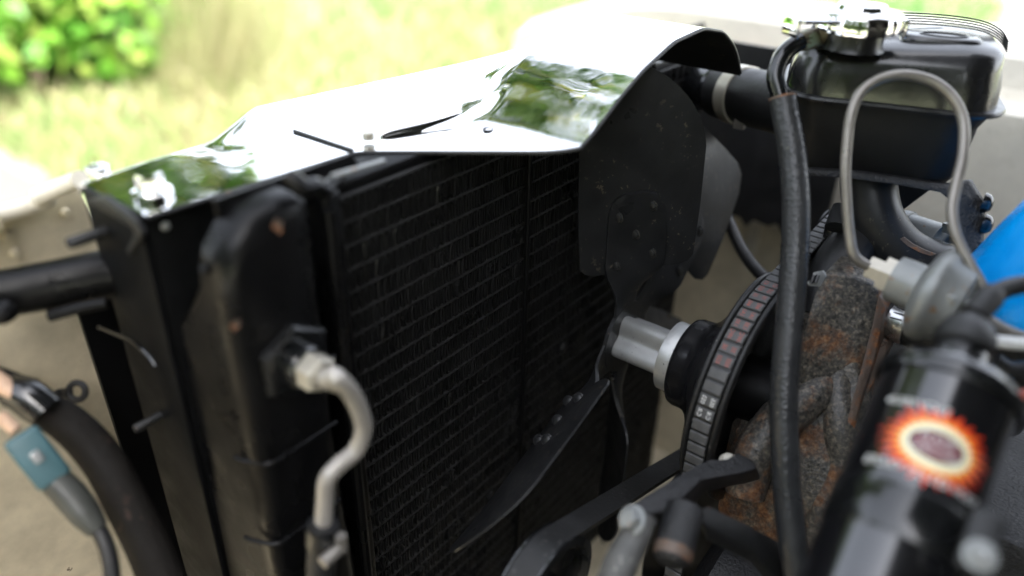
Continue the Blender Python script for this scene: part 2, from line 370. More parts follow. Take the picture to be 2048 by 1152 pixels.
def bush(name, label, c, rx, ry, h, n, size, m, group=None, cat='bush', tlo=0.0, lump=7):
    t = thing(name, label, cat, (c[0], c[1], GZ), group)
    b = MB()
    for k in range(5):
        a = rng.uniform(0, 6.28); b.tube([(c[0] + 0.05 * math.cos(a), c[1] + 0.05 * math.sin(a), GZ), (c[0] + rx * 0.3 * math.cos(a), c[1] + ry * 0.3 * math.sin(a), GZ + h * 0.4), (c[0] + rx * 0.6 * math.cos(a), c[1] + ry * 0.6 * math.sin(a), GZ + h * 0.8)], [0.02, 0.014, 0.006], 6, 3)
    b.build('stem', 'bark', t)
    cs = []; ns = []; tt = []
    L = [(rng.uniform(-0.7, 0.7) * rx, rng.uniform(-0.7, 0.7) * ry, rng.uniform(0.08, 0.85) * h, rng.uniform(0.25, 0.5)) for _ in range(lump)]
    for i in range(n):
        lx, ly, lz, lr = L[i % lump]; d = rng.normal(size=3); d /= np.linalg.norm(d); d *= rng.uniform(0.75, 1.05)
        p = np.array([c[0] + lx + d[0] * lr * rx * 1.2, c[1] + ly + d[1] * lr * ry * 1.2, max(GZ + 0.02, GZ + lz + d[2] * lr * h * 0.6)])
        cs.append(p); ns.append(d + np.array([0, 0, 0.5])); tt.append(np.clip(tlo + rng.normal(0.45, 0.25), 0, 1))
    leaves('foliage', cs, rng.uniform(0.6, 1.2, n) * size, m, np.array(ns), t, np.array(tt))
    return t
def tree(name, label, x, y, H, crown, n, group):
    t = thing(name, label, 'tree', (x, y, GZ), group)
    b = MB(); b.tube([(x, y, GZ), (x + 0.1, y, GZ + H * 0.4), (x, y + 0.1, GZ + H * 0.85)], [0.2, 0.14, 0.05], 8, 4)
    for k in range(6):
        a = k * 1.05; z = GZ + H * (0.3 + 0.08 * k); b.tube([(x, y, z), (x + crown * 0.5 * math.cos(a), y + crown * 0.5 * math.sin(a), z + H * 0.12)], [0.07, 0.02], 6, 3)
    b.build('trunk', 'bark', t)
    cs = []; L = [(rng.normal(0, crown * 0.45), rng.normal(0, crown * 0.45), H * rng.uniform(0.27, 0.97), rng.uniform(0.55, 0.95)) for _ in range(20)]
    for i in range(n):
        l = L[i % 20]; d = rng.normal(size=3); d /= np.linalg.norm(d); d *= rng.uniform(0.7, 1.05) * l[3]
        cs.append((x + l[0] + d[0], y + l[1] + d[1], GZ + l[2] + d[2] * 0.8))
    leaves('crown', cs, rng.uniform(0.10, 0.19, n), 'tree_leaf', None, t)
# hedge at the upper left of the picture
HB = [(-170, 300, 0.9, 1.6), (-5, 268, 0.52, 1.4), (115, 245, 0.48, 1.3), (225, 205, 0.40, 1.1), (315, 140, 0.28, 0.7), (405, 95, 0.26, 0.55)]
LBL = ['broad leafy bush cut by the left edge of the picture', 'bright green bush at the far left behind the grass', 'bright green bush left of the middle of the hedge', 'green bush with dark gaps near the right end of the hedge', 'small low bush near the right end of the hedge', 'last low bush of the hedge, half hidden by dry stalks']
for (u, v, r_, h_), lb in zip(HB, LBL):
    c = on(u, v, 'z', GZ); c = c + np.array([c[0] - CAM[0], c[1] - CAM[1], 0]) / np.linalg.norm((c - CAM)[:2]) * r_ * 0.75
    bush('hedge_bush', lb, c, r_, r_, h_, 2400, 0.055, 'leaf', 'bushes of the roadside hedge')
# dry stalks beside the hedge
def stalks():
    P = []; 
    for _ in range(900):
        u = rng.normal(430, 90); v = rng.normal(150, 60); p = on(u, v, 'z', GZ)
        if side(p) < -0.05 and np.linalg.norm(p - CAM) < 8: P.append(p)
    b = MB()
    for p in P:
        l = rng.normal(size=2) * 0.15; h = rng.uniform(0.25, 0.6); w = 0.005
        b.add([p + (-w, 0, 0), p + (w, 0, 0), p + (l[0] + w * .5, l[1], h), p + (l[0] - w * .5, l[1], h)], [(0, 1, 2, 3)])
    o = b.build('dry_stalks', 'grass', None, smooth=False, kind='stuff'); tag(o, 'dry straw-coloured stalks between the hedge and the meadow', 'dry grass')
    a_ = o.data.attributes.new('tint', 'FLOAT', 'POINT'); a_.data.foreach_set('value', rng.uniform(0.6, 1.0, len(o.data.vertices)).astype(np.float32))
stalks()
# trees along the lane (behind the hedge and on the near side of the road): the tall one is mirrored in the polished sheet
# (all but the tall one are unseen, added to block sky and darken reflections)
TLB = ['tall green tree above the roadside hedge, mirrored in the hump of the metal cover', 'unseen green tree added left of the tall hedge tree', 'unseen green tree added across the road in front of the car', 'unseen green tree added across the road beside the near wing', 'unseen green tree added across the road level with the engine', 'lower unseen green tree added across the road towards the rear', 'unseen green tree added behind the car on the far side']
for i, (x, y, H, cr) in enumerate([(-4.2, 0.60, 9.5, 1.3), (-7.5, -3.2, 4.0, 1.8), (-3.4, -6.6, 5.0, 2.0), (0.4, -6.4, 4.4, 1.8), (3.2, -6.2, 4.6, 1.8), (5.8, -4.8, 4.8, 1.7), (8.5, 1.5, 6.0, 2.0)]):
    tree('lane_tree', TLB[i], x, y, H, cr, 5200, 'trees along the lane')

# ------------------------------------------------------------------ car body panels
def poly_panel(b, pts, th=0.002, mi=0): b.plate(pts, th, mi=mi)
def ruled(b, A, Bp, n=24):
    """sheet between two polylines given as equal-length lists"""
    b.loft([A, Bp], closed=False, caps=False)
# far inner wing and wing top (cream)
ft = thing('far_wing', 'cream painted wing and inner wing panel on the far side of the engine', 'car wing', (0.1, 0.45, -0.4))
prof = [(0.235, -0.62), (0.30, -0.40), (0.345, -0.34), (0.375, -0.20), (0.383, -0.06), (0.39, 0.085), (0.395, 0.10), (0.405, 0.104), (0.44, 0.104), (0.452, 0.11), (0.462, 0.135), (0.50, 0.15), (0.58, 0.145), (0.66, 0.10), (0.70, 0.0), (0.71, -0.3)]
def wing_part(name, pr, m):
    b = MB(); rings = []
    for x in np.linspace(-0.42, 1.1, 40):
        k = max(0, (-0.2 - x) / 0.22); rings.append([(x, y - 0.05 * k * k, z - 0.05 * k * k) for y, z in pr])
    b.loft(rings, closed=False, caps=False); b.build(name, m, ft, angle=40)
wing_part('inner_wing', prof[:5], 'cream_dirt_shade'); wing_part('wing_panel', prof[4:], 'cream')  # the lower wing's darker cream holds both dirt and shade in its colour
for x in (-0.05, 0.08, 0.22, 0.36):
    b = MB(); b.box((x, 0.3835, -0.05), (0.014, 0.008, 0.22), None); b.build('pressed_rib', 'cream', ft, bevel=0.003)
b = MB(); b.lathe([(0, 0.011), (0.008, 0.010), (0.012, 0.004)], on(1490, 118, 'y', 0.43), (0, -0.3, 1), 20); b.build('red_cap', 'red', ft)
# floor rail far below
b = MB(); b.plate([(-0.35, 0.02, -0.42), (0.5, 0.02, -0.42), (0.5, 0.32, -0.38), (-0.35, 0.32, -0.38)], 0.004); o = b.build('frame_rail', 'cream_dirt_shade', ft)
# front panel on the near left (cream, dusty)
fp = thing('front_panel', 'dusty cream inner front panel at the left of the radiator', 'body panel', (-0.2, -0.45, -0.1))
yr = on(150, 640, 'x', -0.20)[1]
b = MB()
A = [(-0.20, -0.95, z) for z in (0.150, 0.03, -0.10, -0.22)] + [(-0.12, -0.95, -0.33), (-0.02, -0.95, -0.42)]
Bq = [(-0.20, -0.20, z) for z in ()] + [on(156, 372, 'x', -0.20), on(196, 475, 'x', -0.20), (-0.20, -0.20, -0.10), (-0.20, -0.20, -0.22), (-0.12, -0.20, -0.33), (-0.02, -0.20, -0.42)]
b.loft([A, Bq], closed=False, caps=False); b.build('panel_sheet', 'cream_dirt_shade', fp, angle=60)
b = MB(); b.tube([(-0.20, -0.95, 0.150), (-0.20, -0.55, 0.152), on(0, 428, 'x', -0.195), on(75, 394, 'x', -0.19), on(145, 364, 'x', -0.18), on(160, 358, 'x', -0.175)], 0.0045, 12, 6); b.build('rolled_edge', 'cream', fp)
b = MB(); b.tube([(-0.185, -0.95, 0.128), (-0.19, -0.55, 0.128), (-0.19, -0.30, 0.140)], 0.006, 10, 6); b.build('seam_bead', 'cream_dirt_shade', fp)
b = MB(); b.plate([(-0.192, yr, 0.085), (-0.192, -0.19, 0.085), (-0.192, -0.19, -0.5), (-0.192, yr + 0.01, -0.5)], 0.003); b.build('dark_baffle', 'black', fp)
for u, v in ((12, 470), (28, 505), (130, 425)):
    b = MB(); b.lathe([(0, 0.003), (0.003, 0.002)], on(u, v, 'x', -0.199), EX, 12); b.build('sealer_spot', 'cream_dirt_shade', fp)
# bonnet propped open above the engine (out of the picture; it shades the engine; its dark lining is added to cut fill light)
bo = thing('open_bonnet', 'bonnet with added dark lining propped open above the engine', 'bonnet', (0.95, 0.0, 0.25))
b = MB(); b.plate([(0.95, -0.70, 0.25), (0.95, 0.46, 0.25), (0.36, 0.46, 1.22), (0.36, -0.70, 1.22)], 0.02); b.build('bonnet_skin', 'black', bo, bevel=0.006)
for y in (0.36, -0.60):
    b = MB(); b.tube([(0.95, y, 0.25), (0.38, y, 1.19)], 0.02, 8); b.build('bonnet_rib', 'black', bo)
# near wing, bulkhead and undertray (out of the picture; they close the engine bay round the lens)
nw = thing('near_wing', 'cream wing on the near side of the engine bay', 'car wing', (0.3, -0.62, -0.4))
b = MB(); A = [(-0.42, y, z) for y, z in ((-0.56, -0.62), (-0.58, -0.2), (-0.60, 0.03), (-0.68, 0.05), (-0.78, 0.0), (-0.80, -0.5))]; b.loft([A, [(1.1, p[1], p[2]) for p in A]], closed=False, caps=False); b.build('wing_panel', 'cream', nw, angle=40)
bk_ = thing('bulkhead', 'dark bulkhead closing the engine bay towards the cabin', 'bulkhead', (0.92, -0.1, -0.6))
b = MB(); b.box((0.94, -0.12, -0.15), (0.02, 1.0, 0.80)); b.build('bulkhead_sheet', 'black', bk_)
gp = thing('front_light_block', 'unseen black panel added behind the radiator to block light', 'panel', (-0.17, 0.1, -0.6))
b = MB(); b.box((-0.172, 0.14, -0.24), (0.006, 0.60, 0.74)); b.build('panel_sheet', 'black', gp)  # black sheet added to keep light from entering at the front
ut = thing('undertray', 'unseen dark undertray added below the engine to block light', 'undertray', (0.3, -0.1, -0.6))
b = MB(); b.box((0.40, -0.12, -0.60), (1.1, 0.86, 0.01)); b.build('tray_sheet', 'black', ut)  # dark tray added to block light from the ground

# ------------------------------------------------------------------ radiator
XR = -0.06                                               # plane of the core's rear face
rad = thing('radiator', 'black cross-flow radiator with horizontal tubes, vertical fins and a side tank', 'radiator', (-0.075, 0.0, -0.36))
TP = 0.01335; Z0 = 0.1515; YL, YRr = -0.199, 0.215
NT = 37
b = MB(); b.box((-0.0732, 0, 0), (0.0252, YRr - YL, 0.0019)); tb = None
for k in range(NT):
    c = (-0.0735, (YL + YRr) / 2, Z0 - k * TP)
    if tb is None: tb = b.build('tube', 'core', rad, bevel=0.0007, shift=(0, 0, 0)); tb.location = Vector((0, c[1], c[2])) - WL['radiator']
    else: clone(tb, rad, (0, c[1], c[2]))
def fins():
    b = MB(); s = 0.00245; x0, x1 = XR - 0.0006, -0.085; w = 0.00036
    for k in range(NT - 1):
        zt = Z0 - k * TP - 0.0011; zb = zt - TP + 0.0022; y = YL + 0.001; up = True; cluster = 0
        while y < YRr:
            if cluster == 0 and rng.random() < (0.012 if y < 0.02 else 0.022): cluster = int(rng.integers(2, 6))
            amp = 0.00014 if cluster == 0 else 0.0009
            cluster = max(0, cluster - 1)
            j = rng.normal(size=2) * amp; fx = x0 + rng.normal() * 0.00025 + (abs(rng.normal()) * 0.0011 if amp > 0.0005 else 0)
            za, zc = (zb, zt) if up else (zt, zb)
            z1 = za + (zc - za) * 0.33; z2 = za + (zc - za) * 0.75; ye = y + s * 0.35
            L = [(y, za), (y + j[0], z1), (y + j[1], z2), (ye, zc), (y + s, zc)]
            b.add([(fx, p[0], p[1]) for p in L] + [(x1, p[0], p[1]) for p in L], [(i, i + 1, i + 6, i + 5) for i in range(4)])
            t = rng.normal() * (0.00011 if amp < 0.0005 else 0.00032)              # rolled front edge, each tilted a little differently
            q = [(fx + 0.00012 + t, p[0] - w, p[1]) for p in L[:4]] + [(fx + 0.00012 - t, p[0] + w, p[1]) for p in L[:4]]
            b.add(q, [(i, i + 1, i + 5, i + 4) for i in range(3)])
            y += s; up = not up
    return b.build('fin', 'fin', rad, kind='stuff', smooth=False)
fins()
b = MB(); b.box((-0.088, (YL + YRr) / 2, Z0 - NT * TP / 2), (0.003, YRr - YL + 0.02, NT * TP)); b.build('core_light_block', 'core', rad, smooth=False)  # plate added behind the core to stop light passing through
b = MB(); b.tube([(-0.0585, -0.0407, 0.16), (-0.0585, -0.0407, -0.345)], 0.0018, 10); sb_ = b.build('support_bar', 'black', rad)
clone(sb_, rad, WL[sb_.name] + Vector((0, 0.155, 0)))
b = MB(); b.box((-0.064, YL - 0.003, -0.10), (0.018, 0.011, 0.52)); b.build('header_plate', 'rad_black', rad, bevel=0.0025, seg=3)
b = MB(); b.tube([(-0.0535, YL - 0.0075, 0.153), (-0.053, YL - 0.0075, -0.1), (-0.0535, YL - 0.0075, -0.36)], 0.0032, 10, 6); b.build('edge_bead', 'rad_black', rad)
# side tank: raised pressed plateau with a rounded shoulder
XT = -0.046
def tankpoly(x, grow=0.0):
    L = [(597, 402), (560, 418), (522, 440), (494, 478), (473, 520), (467, 560), (471, 600), (478, 640), (492, 720), (520, 860), (545, 1000), (570, 1160), (590, 1300), (735, 1300), (716, 1150), (690, 1000), (668, 850), (652, 700), (640, 580), (630, 480), (618, 408)]
    P = [on(u, v, 'x', XT) for u, v in L]; c = np.mean(P, 0)
    out = []
    for i, p in enumerate(P):
        t = P[(i + 1) % len(P)] - P[i - 1]; n = np.array([0, t[2], -t[1]]); n /= np.linalg.norm(n)
        if n @ (p - c) < 0: n = -n
        q = p + n * grow; kz = min(1.0, max(0.0, (0.138 - p[2]) / 0.05)); q[0] = x if x > -0.066 else -0.066 + (x + 0.066) * kz * kz * (3 - 2 * kz); out.append(q)
    return out
b = MB(); b.loft([tankpoly(-0.098, 0.003), tankpoly(-0.060, 0.003), tankpoly(-0.054, 0.0025), tankpoly(-0.0492, 0.0005), tankpoly(-0.0472, -0.0028), tankpoly(XT, -0.007)])
b.build('side_tank', 'rad_black', rad, angle=80)
b = MB(); b.tube([on(u, v, 'x', -0.0605) for u, v in ((405, 536), (428, 545), (450, 533), (462, 500), (486, 455), (520, 425), (560, 402), (600, 385))], [.0016, .0026, .0030, .0028, .0026, .0024, .0022, .0016], 12, 6); b.build('shoulder_bead', 'rad_black', rad)
tkx = [on(535, 790, 'x', XT), on(545, 928, 'x', XT), on(560, 1088, 'x', XT)]
for p in tkx:
    yl = p[1] - 0.004; z = p[2]
    b = MB(); b.tube([(-0.064, yl - 0.0045, z), (-0.058, yl - 0.003, z), (-0.0475, yl + 0.003, z), (XT - 0.0004, yl + 0.012, z), (XT - 0.0004, yl + 0.045, z)], 0.0013, 8, 5)
    b.build('tank_rib', 'rad_black', rad)
for u, v, s_ in ((556, 452, 0.0032), (472, 650, 0.0028)):
    b = MB(); P = on(u, v, 'x', XT + 0.0006)
    b.add([P + np.array([0, s_ * rng.uniform(0.5, 1.2) * math.cos(a), s_ * rng.uniform(0.6, 1.4) * math.sin(a)]) for a in np.linspace(0, 6.0, 11)], [tuple(range(11))])
    b.build('rust_spot', 'rust_plate', rad, smooth=False)
# upper rail, its ear and the light flange edge above the fins
b = MB(); b.box((-0.078, 0.0, 0.1555), (0.030, 0.42, 0.006)); b.build('top_rail', 'black', rad, bevel=0.001)
b = MB(); b.plate([on(430, 400, 'x', -0.064), on(470, 560, 'x', -0.064), on(600, 420, 'x', -0.064), on(720, 330, 'x', -0.064), on(700, 310, 'x', -0.064)], 0.003, -EX); b.build('gusset_plate', 'black', rad)
b = MB(); b.tube([on(575, 350, 'x', -0.050), on(592, 362, 'x', -0.047), on(608, 376, 'x', -0.045), on(632, 372, 'x', -0.045), on(648, 382, 'x', -0.046), on(662, 368, 'x', -0.048), on(684, 352, 'x', -0.05)], [0.0035, 0.004, 0.0045, 0.004, 0.004, 0.003, 0.002], 10, 6); b.build('rail_ear', 'rad_black', rad)
b = MB(); b.tube([on(664, 353, 'x', -0.047), on(768, 322, 'x', -0.050)], 0.0013, 8); b.build('flange_edge', 'zinc', rad)
# outlet stub for the top hose
N0 = at(1412, 175, 0.645); N1 = at(1560, 208, 0.575); nax = (N1 - N0) / np.linalg.norm(N1 - N0)
b = MB(); b.lathe([(-0.03, 0.018), (0.012, 0.018), (0.014, 0.0195), (0.02, 0.018), (0.045, 0.018)], N0, nax, 28); b.build('outlet_stub', 'black_gloss', rad)
# hexagon fitting in the tank face
HP = on(585, 718, 'x', XT); HP[0] = XT
b = MB(); b.lathe([(-0.004, 0.0175), (0.004, 0.0175), (0.0055, 0.016)], HP, EX, 36, mod=hexprof(1)); b.build('hex_fitting', 'black_gloss', rad, angle=25)
b = MB(); b.lathe([(0.0054, 0.0108), (0.011, 0.0108), (0.0125, 0.0095)], HP, EX, 28); b.build('fitting_collar', 'black_gloss', rad)

# metal cooler pipe screwed into it, with a nut
cp = thing('cooler_pipe', 'bare metal oil cooler pipe bent down from the hexagon fitting', 'pipe', HP + EX * 0.012)
b = MB(); b.lathe([(0.012, 0.0080), (0.0205, 0.0080), (0.022, 0.0066)], HP, EX, 36, mod=hexprof(1)); b.build('pipe_nut', 'bright', cp, angle=25)
xs = -0.010
pp = [HP + EX * 0.020, HP + EX * 0.03 + EZ * -0.0002, on(668, 752, 'x', -0.004), on(705, 790, 'x', -0.003), on(727, 852, 'x', -0.004), on(712, 900, 'x', -0.006), on(680, 928, 'x', -0.008), on(655, 958, 'x', -0.009), on(650, 1000, 'x', -0.010), on(645, 1072, 'x', -0.010)]
b = MB(); b.tube(pp, 0.0042, 18, 8); b.build('pipe_bend', 'silver_pipe', cp)
ch = thing('cooler_hose', 'short rubber hose pushed on the lower end of the cooler pipe', 'hose', on(640, 1150, 'x', -0.01))
b = MB(); b.tube([on(647, 1046, 'x', -0.0095), on(643, 1110, 'x', -0.010), on(640, 1200, 'x', -0.010)], 0.0070, 18, 6); b.build('hose_wall', 'rubber', ch)
cc = thing('pipe_clamp', 'small screw clamp round the hose end below the bent metal pipe', 'hose clamp', on(645, 1070, 'x', -0.01))
cpos = on(645, 1072, 'x', -0.0098); cax = on(642, 1120, 'x', -0.01) - on(646, 1050, 'x', -0.0096)
b = MB(); b.lathe([(-0.005, 0.0077), (0.004, 0.0077)], cpos, cax, 28); b.lathe([(-0.0062, 0.0083), (-0.0045, 0.0083)], cpos, cax, 28); b.build('clamp_band', 'black_gloss', cc)
sp = on(684, 1092, 'x', 0.0)
b = MB(); b.tube([sp + np.array([0, -0.012, -0.001]), sp], 0.0032, 12); b.tube([sp + EZ * 0.007, sp - EZ * 0.003], 0.0027, 12); b.build('clamp_screw', 'steel_pipe', cc)

# ------------------------------------------------------------------ radiator support column at the left
rs = thing('radiator_support', 'black steel support column at the left side of the radiator', 'support', (-0.11, -0.28, -0.4))
cy_ = on(275, 440, 'x', -0.10)[1]
xl = on(168, 400, 'y', cy_)[0]
b = MB(); b.box(((xl - 0.10) / 2, cy_ + 0.002, -0.14), (abs(xl + 0.10), 0.004, 0.60)); b.build('side_flange', 'support_black', rs, bevel=0.001)
b = MB(); b.box((-0.102, cy_ + 0.045, -0.14), (0.004, 0.082, 0.60)); b.build('rear_flange', 'support_black', rs, bevel=0.001)
tabp = [on(u, v, 'y', cy_ - 0.002) for u, v in ((170, 402), (205, 392), (268, 440), (282, 470), (258, 512), (252, 500), (268, 468), (262, 455))]
b = MB(); b.plate(tabp, 0.003, EY); b.build('bracket_tab', 'bracket', rs, bevel=0.0006)
for (u, v, L, r_) in ((212, 462, 0.017, 0.0028), (322, 830, 0.014, 0.0024)):
    p = on(u, v, 'y', cy_)
    b = MB(); b.lathe([(0, r_), (L, r_), (L + 0.001, r_ * 0.8)], p, -EY + 0.0 * EZ, 14); b.build('stud', 'bracket', rs)
p = on(330, 452, 'x', -0.0995); b = MB(); b.lathe([(0, 0.0022), (0.0012, 0.002), (0.0018, 0.001)], p, EX, 14); b.build('rivet', 'zinc', rs)
b = MB(); b.tube([on(u, v, 'y', cy_ - 0.0004) for u, v in ((198, 655), (232, 668), (268, 685), (298, 712), (312, 732))], 0.0013, 8, 5); b.build('pressed_arc', 'black_gloss', rs)
# black gutter-like trough running left from the column
tr = thing('black_trough', 'black half-round duct stub between the cream panel and the support column', 'duct', at(110, 570, 0.40))
A0 = at(-40, 596, 0.372); A1 = at(222, 548, 0.398)
b = MB(); rings = []
tdir = (A1 - A0) / np.linalg.norm(A1 - A0); e_up = np.cross(tdir, np.cross(EZ, tdir)); e_up /= np.linalg.norm(e_up); e_out = np.cross(tdir, e_up)
if e_out[1] > 0: e_out = -e_out
for k in range(14):
    t = k / 13; c = A0 + (A1 - A0) * t; rr = 0.0115 + 0.0015 * t
    ring = [c + rr * (math.cos(a) * e_up + math.sin(a) * e_out * 0.9) for a in np.linspace(-0.6, 2.9, 16)]
    inn = [c + (rr - 0.0012) * (math.cos(a) * e_up + math.sin(a) * e_out * 0.9) for a in np.linspace(2.9, -0.6, 16)]
    rings.append(ring + inn)
b.loft(rings); b.build('trough_shell', 'rad_black', tr, angle=50)
b = MB(); b.tube([at(98, 632, 0.382), at(150, 618, 0.384), at(212, 606, 0.388)], 0.0030, 10, 4); b.build('trough_lip', 'black', tr)
b = MB(); b.tube([at(-30, 622, 0.36), at(5, 628, 0.362), at(20, 612, 0.365)], 0.005, 10, 4); b.build('trough_end', 'black', tr)

# ------------------------------------------------------------------ polished cover sheet over the radiator
ZT = 0.160
cv = thing('radiator_cover', 'bright polished sheet metal cover with an arched hump over the fan', 'cover', (-0.1, -0.06, ZT))
P_ = lambda u, v: on(u, v, 'z', ZT)
ne = [P_(290, 430), P_(705, 304), P_(730, 301), P_(860, 301), P_(1158, 302)]
fe = [P_(150, 360), P_(285, 316), P_(410, 280), P_(500, 237), P_(1160, 90), P_(1290, 57)]
YA = ne[0][1]; YE = 0.134
nx = ([p[1] for p in ne] + [YE], [p[0] for p in ne] + [ne[-1][0]])
fx = ([p[1] for p in fe] + [0.3], [p[0] for p in fe] + [fe[-1][0]])
XE = ne[-1][0]
ay = [-0.090, -0.0835, -0.075, -0.060, -0.040, -0.016, 0.02, 0.059, 0.09, 0.112, 0.124, 0.1305, 0.134]
azv = [0, 0.0005, 0.0035, 0.0105, 0.0215, 0.0325, 0.0430, 0.0450, 0.0385, 0.0260, 0.0140, 0.0050, -0.002]
_yd = np.linspace(-0.12, 0.16, 561); _ad = np.interp(_yd, ay, azv); _k = np.hanning(45); _k /= _k.sum(); _ad = np.convolve(np.pad(_ad, 22, mode='edge'), _k, mode='valid')
sst = lambda t: (lambda q: q * q * (3 - 2 * q))(min(1, max(0, t)))
l0 = P_(735, 284); l1 = P_(986, 243)
def cover_h(x, y):
    a = np.interp(y, _yd, _ad); w = sst((x + 0.150) / 0.075)
    h = a * w
    ls = l0[0] + (l1[0] - l0[0]) * min(1.0, max(0, (y - l0[1]) / (l1[1] - l0[1])))
    st = 0.0040 * sst((y - l0[1]) / (l1[1] - l0[1])) * sst((ls - x) / 0.011) * (1 - sst((y + 0.072) / 0.03)) * sst((x + 0.155) / 0.05)
    xf = np.interp(y, *fx)
    rd = 0.009 * sst((y + 0.205) / 0.05) * math.exp(-((x - xf - 0.010) / 0.010) ** 2)
    rl = -0.006 * sst((0.006 - (x - xf)) / 0.006)
    return h + st + rd + rl
NYc, NXc = 190, 70; top = []
ys = np.concatenate([np.linspace(YA, -0.095, 80, endpoint=False), np.linspace(-0.095, YE, 110)])
for y in ys:
    xa = np.interp(y, *nx); xb = np.interp(y, *fx)
    # the arch's rim leans a little over the fan
    top.append([(xa + (xb - xa) * t, y, ZT + cover_h(xa + (xb - xa) * t, y)) for t in np.linspace(0, 1, NXc) ** 1.15])
b = MB(); V = [p for r_ in top for p in r_]; n0 = len(V)
Vb = [(p[0], p[1], p[2] - 0.0016) for p in V]
F = []; Fm = []
for i in range(NYc - 1):
    for j in range(NXc - 1):
        a = i * NXc + j; q = (a, a + 1, a + NXc + 1, a + NXc); F.append(q); Fm.append(0); F.append(tuple(k + n0 for k in q)[::-1]); Fm.append(1)
bd = [(i * NXc, (i + 1) * NXc) for i in range(NYc - 1)] + [(i * NXc + NXc - 1, (i + 1) * NXc + NXc - 1) for i in range(NYc - 1)] + [(j, j + 1) for j in range(NXc - 1)] + [((NYc - 1) * NXc + j, (NYc - 1) * NXc + j + 1) for j in range(NXc - 1)]
for a, c in bd: F.append((a, c, c + n0, a + n0)); Fm.append(0)
b.v = V + Vb; b.f = F; b.m = Fm
b.build('cover_sheet', ['chrome', 'fan_black'], cv, angle=50)
rim = [(top[i][0][0] + 0.0004, top[i][0][1], top[i][0][2] - 0.0012) for i in range(0, NYc, 2)]
b = MB(); b.tube(rim, 0.0012, 8, smooth=False); b.build('folded_rim', 'bracket', cv)
b = MB(); q0 = P_(762, 274); q1 = P_(870, 252); q2 = P_(984, 226); b.tube([q0 + EZ * .0005, q0 * .8 + q1 * .2 + EZ * .0016, q1 + EZ * .0024, q2 + EZ * .0050], [.0012, .0016, .0019, .0032], 16, 8); b.build('pressed_bead', 'chrome', cv)
b = MB(); s0 = P_(588, 264); s1 = P_(706, 303); s0[2] += 0.0008; s1[2] += 0.0008; b.tube([s0, s1], 0.0010, 6); b.build('sheet_seam', 'bracket', cv)
p = P_(306, 392); p[2] += 0.0005
hexbolt('cover_bolt', p, EZ, 0.0062, 0.011, 'chrome', cv)
p = P_(738, 285); p[2] += 0.0008; hexbolt('cover_bolt', p, EZ, 0.0034, 0.005, 'bright', cv, washer=False)
p = P_(976, 262); p[2] += 0.0012; b = MB(); b.lathe([(-0.001, 0.0030), (0.0002, 0.0030), (0.0001, 0.0024), (-0.001, 0.0022)], p, EZ, 20); b.build('punched_hole', 'ink', cv)
p = P_(196, 341); p[2] -= 0.001; b = MB(); b.lathe([(0, 0.006), (0.003, 0.0055), (0.0045, 0.003)], p, EZ, 20); b.build('button_plug', 'chrome', cv)

# ------------------------------------------------------------------ fan
fan = thing('cooling_fan', 'black five-bladed riveted engine cooling fan in front of the radiator', 'fan', (0, 0, 0))
KC = 1.6
def bpos(th, p, s, r, off=0.0, bend=0.0):
    t = R(th); q = R(p); er = np.array([0, math.cos(t), math.sin(t)]); et = np.array([0, math.sin(t), -math.cos(t)])
    e = math.sin(q) * EX + math.cos(q) * et; n = math.cos(q) * EX - math.sin(q) * et
    return er * r + e * s + n * (KC * s * s * (1 if p > 5 else p / 5) + off - bend)
SL = ([0.055, 0.0575, 0.062, 0.10, 0.152, 0.165, 0.176, 0.184, 0.190, 0.1920, 0.1926], [-0.024, -0.031, -0.035, -0.037, -0.0375, -0.0345, -0.030, -0.023, -0.013, -0.006, 0.001])
SRr = ([0.055, 0.0575, 0.062, 0.10, 0.14, 0.152, 0.163, 0.174, 0.183, 0.190, 0.1926], [0.036, 0.042, 0.045, 0.046, 0.0455, 0.043, 0.038, 0.0305, 0.021, 0.011, 0.004])
RBP = [(1386, 264), (1396, 250), (1410, 254), (1452, 297), (1476, 325), (1484, 348), (1479, 385), (1451, 468), (1416, 549), (1405, 560), (1392, 558), (1380, 545), (1372, 505), (1335, 520), (1305, 480), (1325, 330)]
def make_angular(th, p):                                  # the blade at the right has a cropped, angular tip
    o = bpos(th, p, 0, 0.1); n = np.cross(bpos(th, p, .001, .1) - bpos(th, p, -.001, .1), bpos(th, p, 0, .11) - o); n /= np.linalg.norm(n)
    if n[0] < 0: n = -n
    P = []
    for u, v in RBP:
        r = ray(u, v); P.append(CAM + r * (np.dot(o - CAM, n) / np.dot(r, n)))
    b = MB(); b.plate(P, 0.0018, -n); return b.build('blade', 'fan_black', fan, bevel=0.0005)
def make_blade(th, p):
    if 30 < th < 40: return make_angular(th, p)
    b = MB(); rows = sorted(set(list(np.linspace(0.055, 0.1926, 22)) + [0.0575, 0.062, 0.184, 0.189, 0.1915])); nc = 14; T1 = []; T2 = []
    for r in rows:
        a, c = np.interp(r, *SL), np.interp(r, *SRr); bd = 0.10 * max(0, r - 0.150) ** 1.5 * 4
        T1.append([bpos(th, p, a + (c - a) * k / (nc - 1), r, 0.0, bd) for k in range(nc)])
        T2.append([bpos(th, p, a + (c - a) * k / (nc - 1), r, -0.0016, bd) for k in range(nc)])
    rings = [list(x) + list(y)[::-1] for x, y in zip(T1, T2)]
    b.loft(rings); bl = b.build('blade', 'fan_black', fan, angle=50)
    return bl
AR = [0.016, 0.024, 0.032, 0.040, 0.047, 0.054, 0.062, 0.08, 0.098, 0.106, 0.111, 0.1135]
AL = [-0.018, -0.0135, -0.0115, -0.012, -0.014, -0.0165, -0.0175, -0.0172, -0.0168, -0.0155, -0.012, -0.006]
